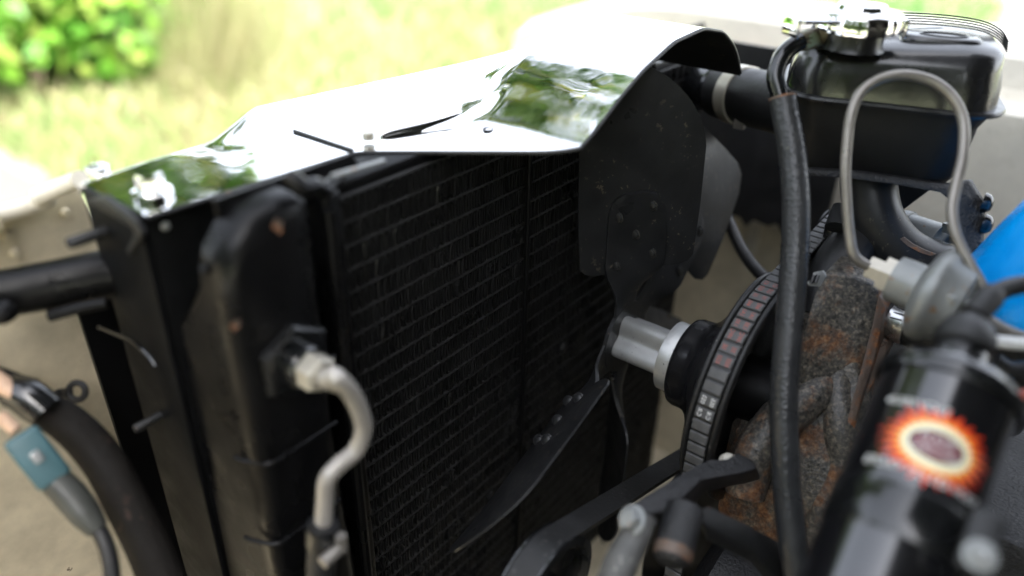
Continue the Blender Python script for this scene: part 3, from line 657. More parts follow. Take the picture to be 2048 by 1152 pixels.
AS = [0.018, 0.0135, 0.012, 0.0145, 0.019, 0.023, 0.0245, 0.0235, 0.022, 0.0195, 0.016, 0.010]
AP = [0, 0, 0.12, 0.4, 0.7, 0.92, 1, 1, 1, 1, 1, 1]
riv = MB(); riv.lathe([(0, 0.0041), (0.0005, 0.0041), (0.0008, 0.0031), (0.0016, 0.0029), (0.0021, 0.0020)], (0, 0, 0), EZ, 18)
rivo = None
def make_arm(th, p, bl):
    global rivo
    b = MB(); rings = []
    for r, l, s, k in zip(AR, AL, AS, AP):
        n = 9; A = []; B_ = []
        for i in range(n):
            sv = l + (s - l) * i / (n - 1); edge = 0.0006 * (1 if i in (0, n - 1) else 0)
            A.append(bpos(th, p * k, sv, r, 0.0024 * k + 0.0008 - edge)); B_.append(bpos(th, p * k, sv, r, 0.0003 * k - 0.0013))
        rings.append(A + B_[::-1])
    b.loft(rings); b.build('spider_arm', 'fan_black', fan, angle=45)
    if 180 < th < 220: rivets_at(th, p, bl, -0.0018, -1)
    rivets_at(th, p, bl, 0.0026, 1)
def rivets_at(th, p, bl, off, sg):
    global rivo
    for s, r in ((-0.0105, 0.0985), (0.0125, 0.1035), (0.002, 0.084), (0.0145, 0.068), (-0.0105, 0.0625)):
        P = bpos(th, p, s, r, off); nrm = np.cross(bpos(th, p, s + .001, r) - bpos(th, p, s - .001, r), bpos(th, p, s, r + .001) - bpos(th, p, s, r - .001))
        if nrm[0] * sg < 0: nrm = -nrm
        if rivo is None: rivo = riv.build('rivet', 'fan_black', bl, shift=(0, 0, 0)); o = rivo; 
        else: o = clone(rivo, bl, P)
        o.parent = bl; o.location = Vector(P) - WL[bl.name]; o.rotation_euler = Vector(nrm).to_track_quat('Z', 'Y').to_euler()
for th, p in ((94, 38), (36, 15), (200, 37), (270, 38), (325, 38)):
    bl = make_blade(th, p); make_arm(th, p, bl)
b = MB(); b.lathe([(-0.0016, 0.006), (-0.0016, 0.027), (0.0012, 0.027), (0.0012, 0.006)], (0, 0, 0), EX, 40); b.build('spider_hub', 'fan_black', fan, angle=40)
b = MB(); b.lathe([(0.0005, 0.0172), (0.0025, 0.0178), (0.0385, 0.0178)], (0, 0, 0), EX, 96, mod=lambda a, h: 0.89 + 0.19 * math.cos(4 * (a - 2.62) + math.pi)); b.build('fan_spacer', 'alu', fan, angle=60)
b = MB(); b.lathe([(0.037, 0.0235), (0.0375, 0.0245), (0.0465, 0.0245), (0.0475, 0.024)], (0, 0, 0), EX, 48); b.build('spacer_flange', 'alu', fan, angle=40)
b = MB()
b = MB(); b.lathe([(-0.012, 0.004), (-0.009, 0.0075), (-0.0016, 0.008)], (0, 0, 0), EX, 18); b.build('hub_nut', 'fan_black', fan)

# ------------------------------------------------------------------ water pump pulley and cogged belt
pu = thing('water_pump_pulley', 'black pressed pulley with domed nose behind the aluminium fan spacer', 'pulley', (0.09, 0, 0))
b = MB(); b.lathe([(0.0472, 0.0235), (0.0475, 0.028), (0.0490, 0.0302), (0.0520, 0.0312), (0.0580, 0.0312), (0.0615, 0.0322), (0.0660, 0.0362), (0.0705, 0.0430), (0.0755, 0.0525), (0.0805, 0.0640), (0.0838, 0.0725), (0.0842, 0.0745)], (0, 0, 0), EX, 72); b.build('pulley_nose', 'tank_gloss', pu, angle=60)
b = MB(); b.lathe([(0.0838, 0.0700), (0.0838, 0.0745), (0.0846, 0.0754), (0.0862, 0.0754), (0.0870, 0.0745), (0.0885, 0.069)], (0, 0, 0), EX, 90); b.build('front_rim', 'belt_dark', pu, angle=60)
b = MB(); b.lathe([(0.0885, 0.069), (0.0990, 0.069), (0.1005, 0.0745), (0.1012, 0.0754), (0.1028, 0.0754), (0.1034, 0.0745), (0.1032, 0.0680), (0.0900, 0.0665), (0.0895, 0.03)], (0, 0, 0), EX, 90); b.build('rear_rim', 'belt_dark', pu, angle=60)
XB = 0.0937
def hull(circles):
    P = []
    for cy2, cz2, r in circles:
        for a in np.linspace(0, 2 * math.pi, 180, endpoint=False): P.append((cy2 + r * math.cos(a), cz2 + r * math.sin(a)))
    P = sorted(P)
    def half(Q):
        h = []
        for p in Q:
            while len(h) > 1 and (h[-1][0] - h[-2][0]) * (p[1] - h[-2][1]) - (h[-1][1] - h[-2][1]) * (p[0] - h[-2][0]) <= 0: h.pop()
            h.append(p)
        return h[:-1]
    H = half(P) + half(P[::-1])
    H = np.array(H + [H[0]]); d = np.r_[0, np.cumsum(np.hypot(*np.diff(H, axis=0).T))]
    return H, d
AP_ = on(1662, 447, 'x', XB); ALT = (AP_[1] + 0.012, AP_[2] - 0.0315)
H, dd = hull([(0, 0, 0.0738), (ALT[0], ALT[1], 0.0335), (0.0, -0.235, 0.080)])
def hp(H, dd, s):
    s = s % dd[-1]; p = np.array([np.interp(s, dd, H[:, 0]), np.interp(s, dd, H[:, 1])])
    q0 = np.array([np.interp((s - .003) % dd[-1], dd, H[:, 0]), np.interp((s - .003) % dd[-1], dd, H[:, 1])]); q1 = np.array([np.interp((s + .003) % dd[-1], dd, H[:, 0]), np.interp((s + .003) % dd[-1], dd, H[:, 1])])
    t = q1 - q0; t /= np.linalg.norm(t); return p, t
def band(name, H, dd, xc, w_out, w_in, th, m, parent, n=220):
    b = MB(); rings = []
    for i in range(n):
        p, t = hp(H, dd, dd[-1] * i / n); nr = np.array([t[1], -t[0]])           # outward for a counter-clockwise hull
        i_ = p - nr * th
        rings.append([(xc - w_out, *p), (xc + w_out, *p), (xc + w_in, *i_), (xc - w_in, *i_)])
    rings.append(rings[0]); b.loft(rings, caps=False); return b.build(name, m, parent, angle=40)
vb = thing('cogged_belt', 'notched black drive belt with worn red and white print round the pulley', 'drive belt', (XB, 0, 0))
band('belt_body', H, dd, XB, 0.0058, 0.0042, 0.008, 'belt_dark', vb)
ncog = int(dd[-1] / 0.0080); step = dd[-1] / ncog
cb = MB(); cb.box((0, 0, 0.0006), (0.0064, 0.0112, 0.0016)); cogo = None
red_txt = ['IC', 'G:', '', '154', '45', '1A1', '130', '-WC', '020', '', '']; seen_red = 0
prints = {'red': [], 'white': [], 'cyan': []}
for k in range(ncog):
    s = k * step; p, t = hp(H, dd, s); nr = np.array([t[1], -t[0]])
    P = np.array([XB, *p]); T3 = -np.array([0, *t]); N3 = np.array([0, *nr])      # T3 runs down the visible side
    Mx = Matrix(((T3[0], 1, N3[0]), (T3[1], 0, N3[1]), (T3[2], 0, N3[2])))
    e = Mx.to_euler()
    if cogo is None: cogo = cb.build('cog', 'belt', vb, bevel=0.0005, seg=1, shift=(0, 0, 0)); o = cogo; o.location = Vector(P) - WL[vb.name]; o.rotation_euler = e
    else: clone(cogo, vb, P, e)
    q = proj(P)
    if P[1] < 0.045 and P[2] > -0.09 and N3[1] < 0.2:
        prints['c'] = None
        kind = 'cyan' if q[1] < 556 else 'red' if 572 < q[1] < 742 else 'white' if 785 < q[1] < 850 else None
        if kind: prints[kind].append((q[1], P, T3, N3))
for kind, txt in (('cyan', ['ctc', 'C:C', 'ct']), ('red', ['IC1', 'G:D', '15', '445', '1A1', '130', '-WC', '5E', '020', '020']), ('white', ['055', 'C:8', '8:'])):
    for (v_, P, T3, N3), tx in zip(sorted(prints[kind], key=lambda z: z[0]), txt):
        b = MB()
        for ox in (-0.0028, 0.0027):
            tv, tf = text_tris(tx, 0.0038)
            b.add([P + T3 * x * 0.92 + EX * (y * 0.95 + ox) + N3 * 0.00155 for x, y, z in tv], tf)
        b.build('print', kind, vb, smooth=False)
b = MB(); b.lathe([(0.088, 0.022), (0.135, 0.020)], (0, 0, 0), EX, 30); b.build('pump_shaft', 'black', pu)
# lower plain belt and its pulley
XB2 = 0.058
C1 = on(1140, 1180, 'x', XB2); Pf = on(1387, 900, 'x', XB2); Pn = on(1090, 1083, 'x', XB2)
dv = (Pf - Pn)[1:]; dv /= np.linalg.norm(dv); nv = np.array([-dv[1], dv[0]]); nv = nv if nv[1] > 0 else -nv
r1 = 0.036; r2 = 0.075; c1 = Pn[1:] + dv * 0.012 - nv * r1; c2 = Pf[1:] + dv * 0.06 - nv * r2
H2, d2 = hull([(*c1, r1), (*c2, r2)])
lb = thing('plain_belt', 'smooth black flat-backed belt running down to the front pulley', 'drive belt', (XB2, *Pn[1:]))
band('belt_loop', H2, d2, XB2, 0.0075, 0.0055, 0.006, 'belt_dark', lb)
lp = thing('pump_pulley', 'black steering pump pulley at the bottom edge inside the smooth belt', 'pulley', (XB2, *c1))
b = MB(); b.lathe([(-0.010, r1 - 0.012), (-0.009, r1 + 0.001), (-0.0078, r1 + 0.001), (-0.006, r1 - 0.007), (0.006, r1 - 0.007), (0.0078, r1 + 0.001), (0.009, r1 + 0.001), (0.0095, r1 - 0.004), (0.004, r1 - 0.006), (0.003, 0.012), (0.010, 0.011), (0.012, 0.004)], (XB2, *c1), EX, 56); b.build('pulley_wheel', 'black_gloss', lp, angle=40)
cr = thing('crank_pulley', 'black crankshaft pulley low down behind the belts', 'pulley', (XB2, *c2))
b = MB(); b.lathe([(-0.010, 0.03), (-0.0095, r2 - 0.003), (0.012, r2 - 0.003), (0.012, 0.03)], (XB2, *c2), EX, 56); b.build('pulley_wheel', 'black', cr, angle=40)
# alternator with its pulley, far side
al = thing('alternator', 'black alternator with grooved pulley behind the long hose', 'alternator', (XB, *ALT))
b = MB(); b.lathe([(-0.009, 0.02), (-0.0085, 0.034), (-0.007, 0.0342), (-0.005, 0.027), (0.005, 0.027), (0.007, 0.0342), (0.0085, 0.034), (0.009, 0.02)], (XB, *ALT), EX, 48); b.build('alternator_pulley', 'black', al, angle=40)
b = MB(); b.lathe([(0.016, 0.02), (0.018, 0.034), (0.024, 0.038), (0.040, 0.038), (0.044, 0.03)], (XB, *ALT), EX, 48); b.build('alternator_body', 'cast_black', al, angle=40)
b = MB(); b.box(at(1668, 478, 0.530), (0.012, 0.018, 0.030)); b.build('adjuster_bracket', 'black_gloss', al, bevel=0.002)
b = MB(); b.tube([at(1672, 455, 0.50), at(1680, 412, 0.505)], [0.007, 0.0045], 14); b.build('adjuster_stud', 'bracket', al)

# ------------------------------------------------------------------ rusty water pump
wp = thing('water_pump', 'cast iron water pump housing flaked with orange rust', 'water pump', at(1620, 900, 0.48))
def rrect(c, hx, hy, n=28, pw=3.2, ax=EX, ay_=EY):
    out = []
    for j in range(n):
        a = 2 * math.pi * j / n; ca, sa = math.cos(a), math.sin(a)
        out.append(c + ax * hx * np.sign(ca) * abs(ca) ** (2 / pw) + ay_ * hy * np.sign(sa) * abs(sa) ** (2 / pw))
    return out
def xspan(l, r_, v, d):
    A = at(l, v, d); r0 = ray(r_, v); return A
secs = [(1600, 1700, 640, 0.482, .012), (1598, 1705, 700, 0.482, .012), (1575, 1700, 755, 0.482, .013), (1512, 1695, 795, 0.482, .014), (1503, 1676, 845, 0.483, .015), (1474, 1682, 905, 0.484, .016), (1452, 1680, 980, 0.485, .018), (1440, 1670, 1080, 0.486, .020), (1440, 1670, 1220, 0.488, .020)]
rings = []
for i, (l, r_, v, d, hy) in enumerate(secs):
    hw = (r_ - l) / 2 * d / FPX / 0.80; c = at((l + r_) / 2, v, d) + EY * hy
    rings.append(rrect(c, hw, hy, ax=(EX + 0.10 * EZ)))
# a little lumpiness for the casting
rings = [[p + 0.0016 * np.array([math.sin(90 * p[2] + 3 * j), math.sin(70 * p[2] + 50 * p[0]), 0]) for j, p in enumerate(rg)] for rg in rings]
fine = []
for i in range(len(rings) - 1):
    for k in range(5): fine.append([a * (1 - k / 5) + b_ * (k / 5) for a, b_ in zip(rings[i], rings[i + 1])])
fine.append(rings[-1])
b = MB(); b.loft(fine); b.build('pump_casting', 'rust_cast', wp, angle=50)
blk = [(1645, 552), (1654, 543), (1700, 550), (1742, 566), (1756, 584), (1752, 622), (1738, 690), (1716, 760), (1698, 830), (1660, 850), (1610, 800), (1594, 760), (1590, 715), (1606, 660), (1628, 590)]
bt = [at(u, v, 0.466 + 0.014 * max(0, (v - 640) / 190)) for u, v in blk]; bb_ = [p + 0.026 * EY for p in bt]
ins = np.mean(bt, 0); b = MB(); b.loft([bb_, [p + 0.004 * EY for p in bt], [p * .985 + ins * .015 + 0.0012 * EY for p in bt], [p * .94 + ins * .06 for p in bt], [p * .5 + ins * .5 + 0.0012 * EY for p in bt]]); b.build('outlet_block', 'rust_cast', wp, angle=70)
for pts, rr in (([(1700, 730, .494), (1628, 785, .483), (1562, 840, .480), (1512, 905, .482), (1490, 990, .484)], [.007, .0125, .0135, .013, .012]), ([(1672, 735, .486), (1680, 850, .477), (1684, 930, .478), (1650, 1020, .480), (1620, 1130, .48)], [.010, .0115, .012, .013, .013])):
    b = MB(); b.tube([at(*q) for q in pts], rr, 20, 8); b.build('casting_limb', 'rust_cast', wp, angle=80)
fl = [(1757, 590), (1769, 612), (1764, 650), (1748, 720), (1722, 800), (1706, 868), (1692, 882), (1690, 860), (1704, 800), (1728, 715), (1744, 650)]
b = MB(); b.plate([at(u, v, 0.466) for u, v in fl], 0.05, EY); b.build('gasket_flange', 'rust_plate', wp, bevel=0.0008)
fl2 = [(1771, 690), (1776, 700), (1730, 800), (1712, 870), (1700, 878), (1712, 800), (1752, 700)]
b = MB(); b.plate([at(u, v, 0.472) for u, v in fl2], 0.02, EY); b.build('backing_plate', 'rust_plate', wp, bevel=0.0006)
hexbolt('flange_bolt', at(1762, 690, 0.478), np.array([0.2, -0.8, 0.3]), 0.0032, 0.004, 'rust_plate', wp)
hexbolt('flange_bolt', at(1700, 868, 0.475), np.array([0.5, -0.8, 0.2]), 0.0034, 0.005, 'bright', wp)
ct = [at(u, v, 0.462) for u, v in ((1626, 546), (1646, 542), (1652, 552), (1640, 574), (1618, 572), (1614, 566), (1624, 556))]
b = MB(); b.plate(ct, 0.0015, EY); b.build('clip_tab', 'zinc', wp, bevel=0.0003)
for k in (0, 1):
    b = MB(); b.tube([at(1628 + 8 * k, 550, 0.4605), at(1622 + 8 * k, 566, 0.4605)], 0.0011, 8); b.build('clip_slot', 'ink', wp)
# timing cover / block behind
eb = thing('engine_block', 'black painted engine block front behind the water pump', 'engine', (0.3, 0.15, -0.3))
b = MB(); b.box((0.50, 0.16, -0.22), (0.62, 0.30, 0.36)); b.build('block_casting', 'cast_black', eb, bevel=0.01)
b = MB(); b.lathe([(0, 0.14), (0.004, 0.15), (0.075, 0.15), (0.08, 0.14)], (0.58, 0.10, 0.06), EZ, 48); b.build('air_cleaner', 'black', eb)
b = MB(); b.lathe([(0, 0.050), (0.02, 0.050)], (0.112, 0.03, -0.03), EX, 48); b.build('timing_cover', 'black', eb)
b = MB(); b.box((0.19, 0.15, -0.23), (0.13, 0.16, 0.36)); b.build('front_cover', 'black', eb, bevel=0.01)
b = MB(); b.lathe([(0, 0.010), (0.012, 0.010), (0.018, 0.006)], at(1745, 842, 0.50), (0.1, -0.8, 0.5), 20); b.build('core_plug', 'cast_black', eb)

# ------------------------------------------------------------------ expansion tank
ZS = 0.176
TA = on(1572, 190, 'z', ZS); TB = on(1990, 236, 'z', ZS); tx = (TB - TA); TLn = np.linalg.norm(tx); tx /= TLn; ty = np.array([-tx[1], tx[0], 0]); 
if ty[1] < 0: ty = -ty
TW = 0.090
tk = thing('expansion_tank', 'black painted metal coolant expansion tank with seam flange and filler neck', 'coolant tank', TA + tx * TLn / 2 + ty * TW / 2 - EZ * 0.05)
def TL(a, c, h): return TA + tx * a + ty * c + EZ * h
def tring(a0, a1, c0, c1, h, rad, n=10, dh=None):
    out = []
    cs = [(a1 - rad, c1 - rad, 0), (a0 + rad, c1 - rad, 90), (a0 + rad, c0 + rad, 180), (a1 - rad, c0 + rad, 270)]
    for ca, cc_, st in cs:
        for k in range(n + 1):
            t = R(st + 90 * k / n); a = ca + rad * math.cos(t); c = cc_ + rad * math.sin(t)
            out.append(TL(a, c, h + (dh(a, c) if dh else 0)))
    return out
LH = TLn + 0.004
def up(k): return lambda a, c: (0.004 * sst((a - 0.052) / 0.010) + 0.03 * max(0, c - 0.005) * sst((a - 0.040) / 0.02)) * k
b = MB()
b.loft([tring(-0.002, LH, 0, TW, 0.000, .024), tring(-0.001, LH - .001, .001, TW - .001, 0.012, .024), tring(0.001, LH - .003, .003, TW - .004, 0.020, .023, dh=up(.4)), tring(0.003, LH - .004, .005, TW - .008, 0.0265, .021, dh=up(.8)), tring(0.007, LH - .008, .010, TW - .012, 0.0288, .018, dh=up(1)), tring(0.020, LH - .020, .028, TW - .022, 0.0298, .012, dh=up(1)), tring(0.030, LH - .030, .036, TW - .032, 0.0300, .006, dh=up(1))])
b.build('upper_shell', 'tank_gloss', tk, angle=80)
b = MB()
b.loft([tring(-0.002, LH, 0, TW, 0.000, .024), tring(0.0, LH - .006, .002, TW, -0.012, .024), tring(0.002, LH - .008, .004, TW - .004, -0.040, .022), tring(0.006, LH - .013, .008, TW - .008, -0.048, .020), tring(0.014, LH - .022, .016, TW - .02, -0.0515, .016)])
b.build('lower_shell', 'tank_matte', tk, angle=80)
b = MB(); b.loft([tring(-0.004, LH + .004, -.0035, TW + .003, 0.0014, .026), tring(-0.0045, LH + .0045, -.004, TW + .004, 0, .026), tring(-0.004, LH + .004, -.0035, TW + .003, -0.0016, .026)])
b.build('seam_flange', 'tank_black', tk, angle=30)
# raised pad with an oval swage
PH = lambda a, c: 0.0298 + 0.004 + 0.03 * max(0, c - 0.005)
b = MB(); rg = []
for k, hh in ((1.0, -0.001), (0.97, 0.0020), (0.90, 0.0034), (0.80, 0.0038)):
    rg.append([TL(LH - 0.0375 + 0.0225 * k * np.sign(math.cos(t)) * abs(math.cos(t)) ** .55, 0.033 + 0.0125 * k * np.sign(math.sin(t)) * abs(math.sin(t)) ** .55, PH(0.09, 0.033 + 0.0125 * k * math.sin(t)) + hh - 0.0022) for t in np.linspace(0, 2 * math.pi, 40, endpoint=False)])
b.loft(rg); b.build('raised_pad', 'tank_gloss', tk, angle=70)
b = MB(); b.tube([TL(LH - 0.0365 + 0.0125 * math.cos(t), 0.031 + 0.0052 * math.sin(t), PH(0.09, 0.031 + 0.005 * math.sin(t)) + 0.0015) for t in np.linspace(0, 2 * math.pi, 33)], 0.0009, 8, smooth=False, caps=False); b.build('oval_swage', 'tank_gloss', tk)
# thin dark tubes stand in for reflection lines along the tank top
rib = None
def onplane(u, v, p0, n):
    r = ray(u, v); return CAM + r * ((np.dot(p0 - CAM, n)) / np.dot(r, n))
for k in range(5):
    p0 = TL(0, 0.046 + 0.006 * k, 0)
    arc = [(1768, 46), (1850, 48), (1925, 55), (1972, 65), (2000, 82), (2014, 104)]
    pts = [onplane(u + (0.6 * k if v > 80 else 0), v - 5.2 * k * (1 if v < 100 else max(0.2, 1 - (v - 100) / 90)), p0, ty) for u, v in arc]
    b = MB(); b.tube(pts, 0.00042, 8, 6); b.build('reflection_line', 'black', tk)
NK = on(1708, 72, 'z', ZS + 0.040); NK = TL(0.033, 0.046, 0.037)
nk0 = on(1706, 97, 'z', ZS + 0.031)
b = MB(); b.lathe([(0, 0.0165), (0.003, 0.0150), (0.0125, 0.0150), (0.013, 0.018), (0.0145, 0.018)], nk0, EZ, 36); b.build('filler_neck', 'tank_black', tk, angle=40)
b = MB(); b.tube([nk0 + EZ * 0.011 - tx * 0.012, at(1640, 72, .452), at(1618, 78, .450), at(1600, 84, .448)], [0.0052, 0.0052, 0.006, 0.0055], 14, 5); b.build('overflow_nipple', 'verdigris', tk)
b = MB(); b.lathe([(0, 0.008), (0.004, 0.008), (0.005, 0.007)], at(1648, 70, .456), at(1640, 72, .452) - at(1660, 66, .458), 18); b.build('nipple_collar', 'black_gloss', tk)
b = MB(); b.tube([at(1622, 77, .4495), at(1592, 88, .447), at(1565, 112, .446), at(1551, 150, .446), at(1556, 180, .446), at(1566, 212, .446)], 0.0051, 14, 6); b.build('overflow_pipe', 'black_gloss', tk)
for (u, v, s_) in ((1898, 130, 0.0026), (1862, 118, 0.0012)):
    b = MB(); P = at(u, v, 0.445) ; P = on(u, v, 'y', TL(0.09, 0.006, 0.03)[1] - 0.0005)
    b.add([P + tx * s_ * 1.5 * math.cos(a) * rng.uniform(.6, 1.2) + EZ * s_ * 0.8 * math.sin(a) * rng.uniform(.6, 1.2) + ty * 0.0 for a in np.linspace(0, 6, 11)], [tuple(range(11))]); b.build('rust_spot', 'rust_plate', tk, smooth=False)
# bracket below
bk = [(1610, 338), (1700, 343), (1800, 356), (1890, 370), (1940, 362), (1968, 410), (1964, 500), (1958, 620), (1895, 620), (1908, 520), (1916, 450), (1906, 408), (1880, 386), (1800, 372), (1700, 358), (1612, 352)]
b = MB(); b.plate([at(u, v, 0.468) for u, v in bk], 0.006, EY); b.build('tank_bracket', 'cast_black', tk, bevel=0.0012)
for u, v in ((1966, 405), (1966, 447)):
    b = MB(); b.lathe([(0, 0.0062), (0.003, 0.0055), (0.005, 0.0035), (0.0055, 0.001)], at(u, v, 0.468), EX, 18); b.build('bracket_bolt', 'black_gloss', tk)
# cap
cpz = nk0 + EZ * 0.0165
cap = thing('pressure_cap', 'chromed pressure cap with two ears on the filler neck', 'cap', cpz)
def capmod(a, h): return 1 + 0.016 * math.cos(14 * a)
b = MB(); b.lathe([(-0.0065, 0.0205), (-0.006, 0.0225), (0.0, 0.0228), (0.003, 0.0215)], cpz, EZ, 84, mod=capmod); b.build('cap_skirt', 'chrome', cap, angle=50)
b = MB(); b.lathe([(0.0025, 0.0222), (0.0040, 0.0212), (0.0050, 0.014), (0.0075, 0.0125), (0.0080, 0.006)], cpz, EZ, 48); b.build('cap_disc', 'chrome', cap, angle=50)
for sgn in (-1, 1):
    eA = on(1582, 40, 'z', cpz[2]) if sgn < 0 else on(1812, 32, 'z', cpz[2] + .002); dr = eA - cpz; dr[2] = 0; L = np.linalg.norm(dr); dr /= L; pr = np.array([-dr[1], dr[0], 0])
    b = MB(); pl = [cpz + dr * 0.018 + pr * 0.012, cpz + dr * 0.018 - pr * 0.012, cpz + dr * (L - .003) - pr * 0.0085, cpz + dr * L - pr * 0.005, cpz + dr * L + pr * 0.005, cpz + dr * (L - .003) + pr * 0.0085]
    b.plate([p - EZ * 0.001 for p in pl], 0.0022, EZ)
    tip = [cpz + dr * L - pr * 0.0078, cpz + dr * L + pr * 0.0078, cpz + dr * (L - .0018) + pr * 0.0078, cpz + dr * (L - .0018) - pr * 0.0078]
    b.plate([p - EZ * 0.0085 for p in tip], 0.0100, EZ); b.build('cap_ear', 'chrome', cap, bevel=0.0006)

# ------------------------------------------------------------------ hoses and pipes near the tank
oh = thing('overflow_hose', 'long braided rubber hose hanging from the tank overflow pipe to the bottom edge', 'hose', at(1575, 700, .44))
hpts = [(1566, 196, .446), (1572, 232, .445), (1584, 300, .443), (1592, 400, .441), (1590, 500, .440), (1579, 640, .438), (1568, 790, .436), (1571, 930, .434), (1580, 1040, .432), (1592, 1130, .430), (1602, 1200, .43)]
b = MB(); b.tube([at(*p) for p in hpts], 0.0077, 22, 10); b.build('hose_wall', 'hose', oh)
b = MB(); q0 = at(1565, 193, .446); b.lathe([(0, 0.0080), (0.0012, 0.0080)], q0, at(1566, 197, .446) - at(1563, 180, .446), 22); o = b.build('cut_end', 'rust_plate', oh)
uh = thing('upper_radiator_hose', 'thick black rubber hose between the radiator and the thermostat', 'hose', (N0 + N1) / 2)
nrm_ = nax
b = MB(); b.tube([N0 + nax * 0.020, N0 + nax * 0.05, N1, N1 + nax * 0.04], 0.0215, 26, 6); b.build('hose_wall', 'rubber', uh)
NC = float(np.linalg.norm(N1 - N0)) * 0.50
uc = thing('worm_clamp', 'shiny stainless worm clamp on the thick upper hose', 'hose clamp', N0 + nax * 0.03)
b = MB(); b.lathe([(-0.0062, 0.0222), (-0.0058, 0.0228), (0.0058, 0.0228), (0.0062, 0.0222)], N0 + nax * NC, nax, 40); b.build('clamp_band', 'bright', uc, angle=40)
wpz = at(1478, 205, 0.595)
b = MB(); b.tube([wpz - EZ * 0.006 + EX * .004, wpz + EZ * 0.010 + EX * .004], 0.0042, 12); b.box(wpz + np.array([0.004, -0.001, -0.012]), (0.008, 0.006, 0.014)); b.build('clamp_screw', 'steel_pipe', uc)
for k in range(7):
    a = 2.6 + k * 0.16; e1_ = np.cross(nax, EZ); e1_ /= np.linalg.norm(e1_); e2_ = np.cross(e1_, nax)
    P = N0 + nax * NC + 0.0229 * (math.cos(a) * e1_ + math.sin(a) * e2_)
    b = MB(); b.tube([P - nax * 0.004, P + nax * 0.004], 0.0006, 6); b.build('worm_slot', 'ink', uc)
# fat elbow under the tank
el = thing('coolant_elbow', 'fat black coolant elbow with a rust stain below the expansion tank', 'pipe', at(1760, 450, .50))
b = MB(); b.tube([at(1738, 320, .505), at(1738, 380, .505), at(1752, 440, .505), at(1790, 495, .505), at(1850, 530, .505), at(1960, 560, .505)], 0.0172, 28, 8); b.build('elbow_pipe', 'fan_black', el)
b = MB(); P0 = [at(u, v, .4875) for u, v in ((1800, 478), (1815, 492), (1840, 505), (1862, 512), (1872, 508), (1850, 500), (1826, 488), (1808, 474))]
b.plate(P0, 0.0006, EY); b.build('rust_stain', 'rust_plate', el)
b = MB(); b.tube([at(1640, 640, .50), at(1665, 560, .505), at(1700, 505, .51), at(1740, 470, .515)], [0.016, 0.017, 0.017, 0.015], 20, 6); b.build('lower_elbow', 'rubber', el)
XSH = on(1668, 380, 'y', .325)[0]
db = thing('splash_shield', 'black rubber splash shield with ragged lower edge behind the fan', 'shield', (0.0, 0.33, 0.05))
top_ = [(-0.16, 0.140), (XSH, 0.140)]
low = [(x, -0.055 + 0.004 * rng.normal() + 0.02 * (x < 0)) for x in np.linspace(XSH, -0.16, 26)]
b = MB(); b.plate([(x, 0.325, z) for x, z in top_ + low], 0.004, EY); b.build('shield_sheet', 'rubber', db)
bp = thing('bracing_strip', 'black bracing strip seen through the tank bracket opening', 'bracket', at(1820, 400, .56))
b = MB(); b.plate([at(u, v, .55) for u, v in ((1770, 360), (1870, 372), (1782, 438), (1760, 430))], 0.004, EY); b.build('strip_sheet', 'black', bp)
mc = thing('metal_canister', 'grey cast cylinder with notched rim under the tank bracket', 'housing', at(1845, 470, .53))
m0 = at(1770, 452, .545); m1 = at(1880, 490, .515); max_ = (m1 - m0) / np.linalg.norm(m1 - m0); mL = np.linalg.norm(m1 - m0)
b = MB(); b.lathe([(-.01, .0100), (mL * .28, .0105), (mL * .285, .0150), (mL * .40, .0150), (mL * .41, .0138), (mL, .0138)], m0, max_, 40); b.build('canister_body', 'zinc', mc, angle=40)
for k in range(9): 
    b = MB(); P = m0 + max_ * mL * (0.02 + 0.03 * k); b.lathe([(0, .0108), (.001, .0112), (.002, .0108)], P, max_, 30); b.build('thread', 'zinc', mc) if k < 8 else None
for k in range(5):
    a = k * 1.2566 + 0.4; e1_ = np.cross(max_, EZ); e1_ /= np.linalg.norm(e1_); e2_ = np.cross(e1_, max_)
    P = m0 + max_ * (mL + 0.004) + 0.0125 * (math.cos(a) * e1_ + math.sin(a) * e2_)
    b = MB(); b.box(P, (0.010, 0.006, 0.006), rot=np.stack([max_, -math.sin(a) * e1_ + math.cos(a) * e2_, math.cos(a) * e1_ + math.sin(a) * e2_])); b.build('rim_tooth', 'zinc', mc)
bh = thing('bypass_hose', 'short black bypass hose leaving the rusty water pump', 'hose', at(1800, 640, .47))
h0 = at(1752, 625, .488); h1 = at(1905, 690, .455); hx = (h1 - h0) / np.linalg.norm(h1 - h0)
b = MB(); b.tube([h0, h0 * .5 + h1 * .5, h1], 0.0118, 24, 5); b.build('hose_wall', 'rubber', bh)
hc = thing('hose_clamp', 'bright slotted clamp band on the short bypass hose', 'hose clamp', h0 + hx * 0.018)
hcp = h0 + hx * 0.017
b = MB(); b.lathe([(-.0058, .0122), (-.0055, .0126), (.0055, .0126), (.0058, .0122)], hcp, hx, 40); b.build('clamp_band', 'stainless', hc, angle=40)
e1_ = np.cross(hx, EZ); e1_ /= np.linalg.norm(e1_); e2_ = np.cross(e1_, hx)
for k in range(16):
    a = 2 * math.pi * k / 22 + 0.6; P = hcp + 0.0126 * (math.cos(a) * e1_ + math.sin(a) * e2_)
    b = MB(); b.tube([P - hx * .0034 - 0.0006 * e2_, P + hx * .0034 + 0.0006 * e2_], 0.00055, 6); b.build('clamp_slot', 'ink', hc)
bw = thing('black_cable', 'thin black cable drooping in the gap behind the fan blades', 'cable', at(1500, 510, .64))
b = MB(); b.tube([at(1430, 380, .66), at(1462, 455, .645), at(1490, 510, .635), at(1535, 560, .62), at(1600, 590, .60)], 0.0048, 12, 6); b.build('cable_sheath', 'rubber', bw)

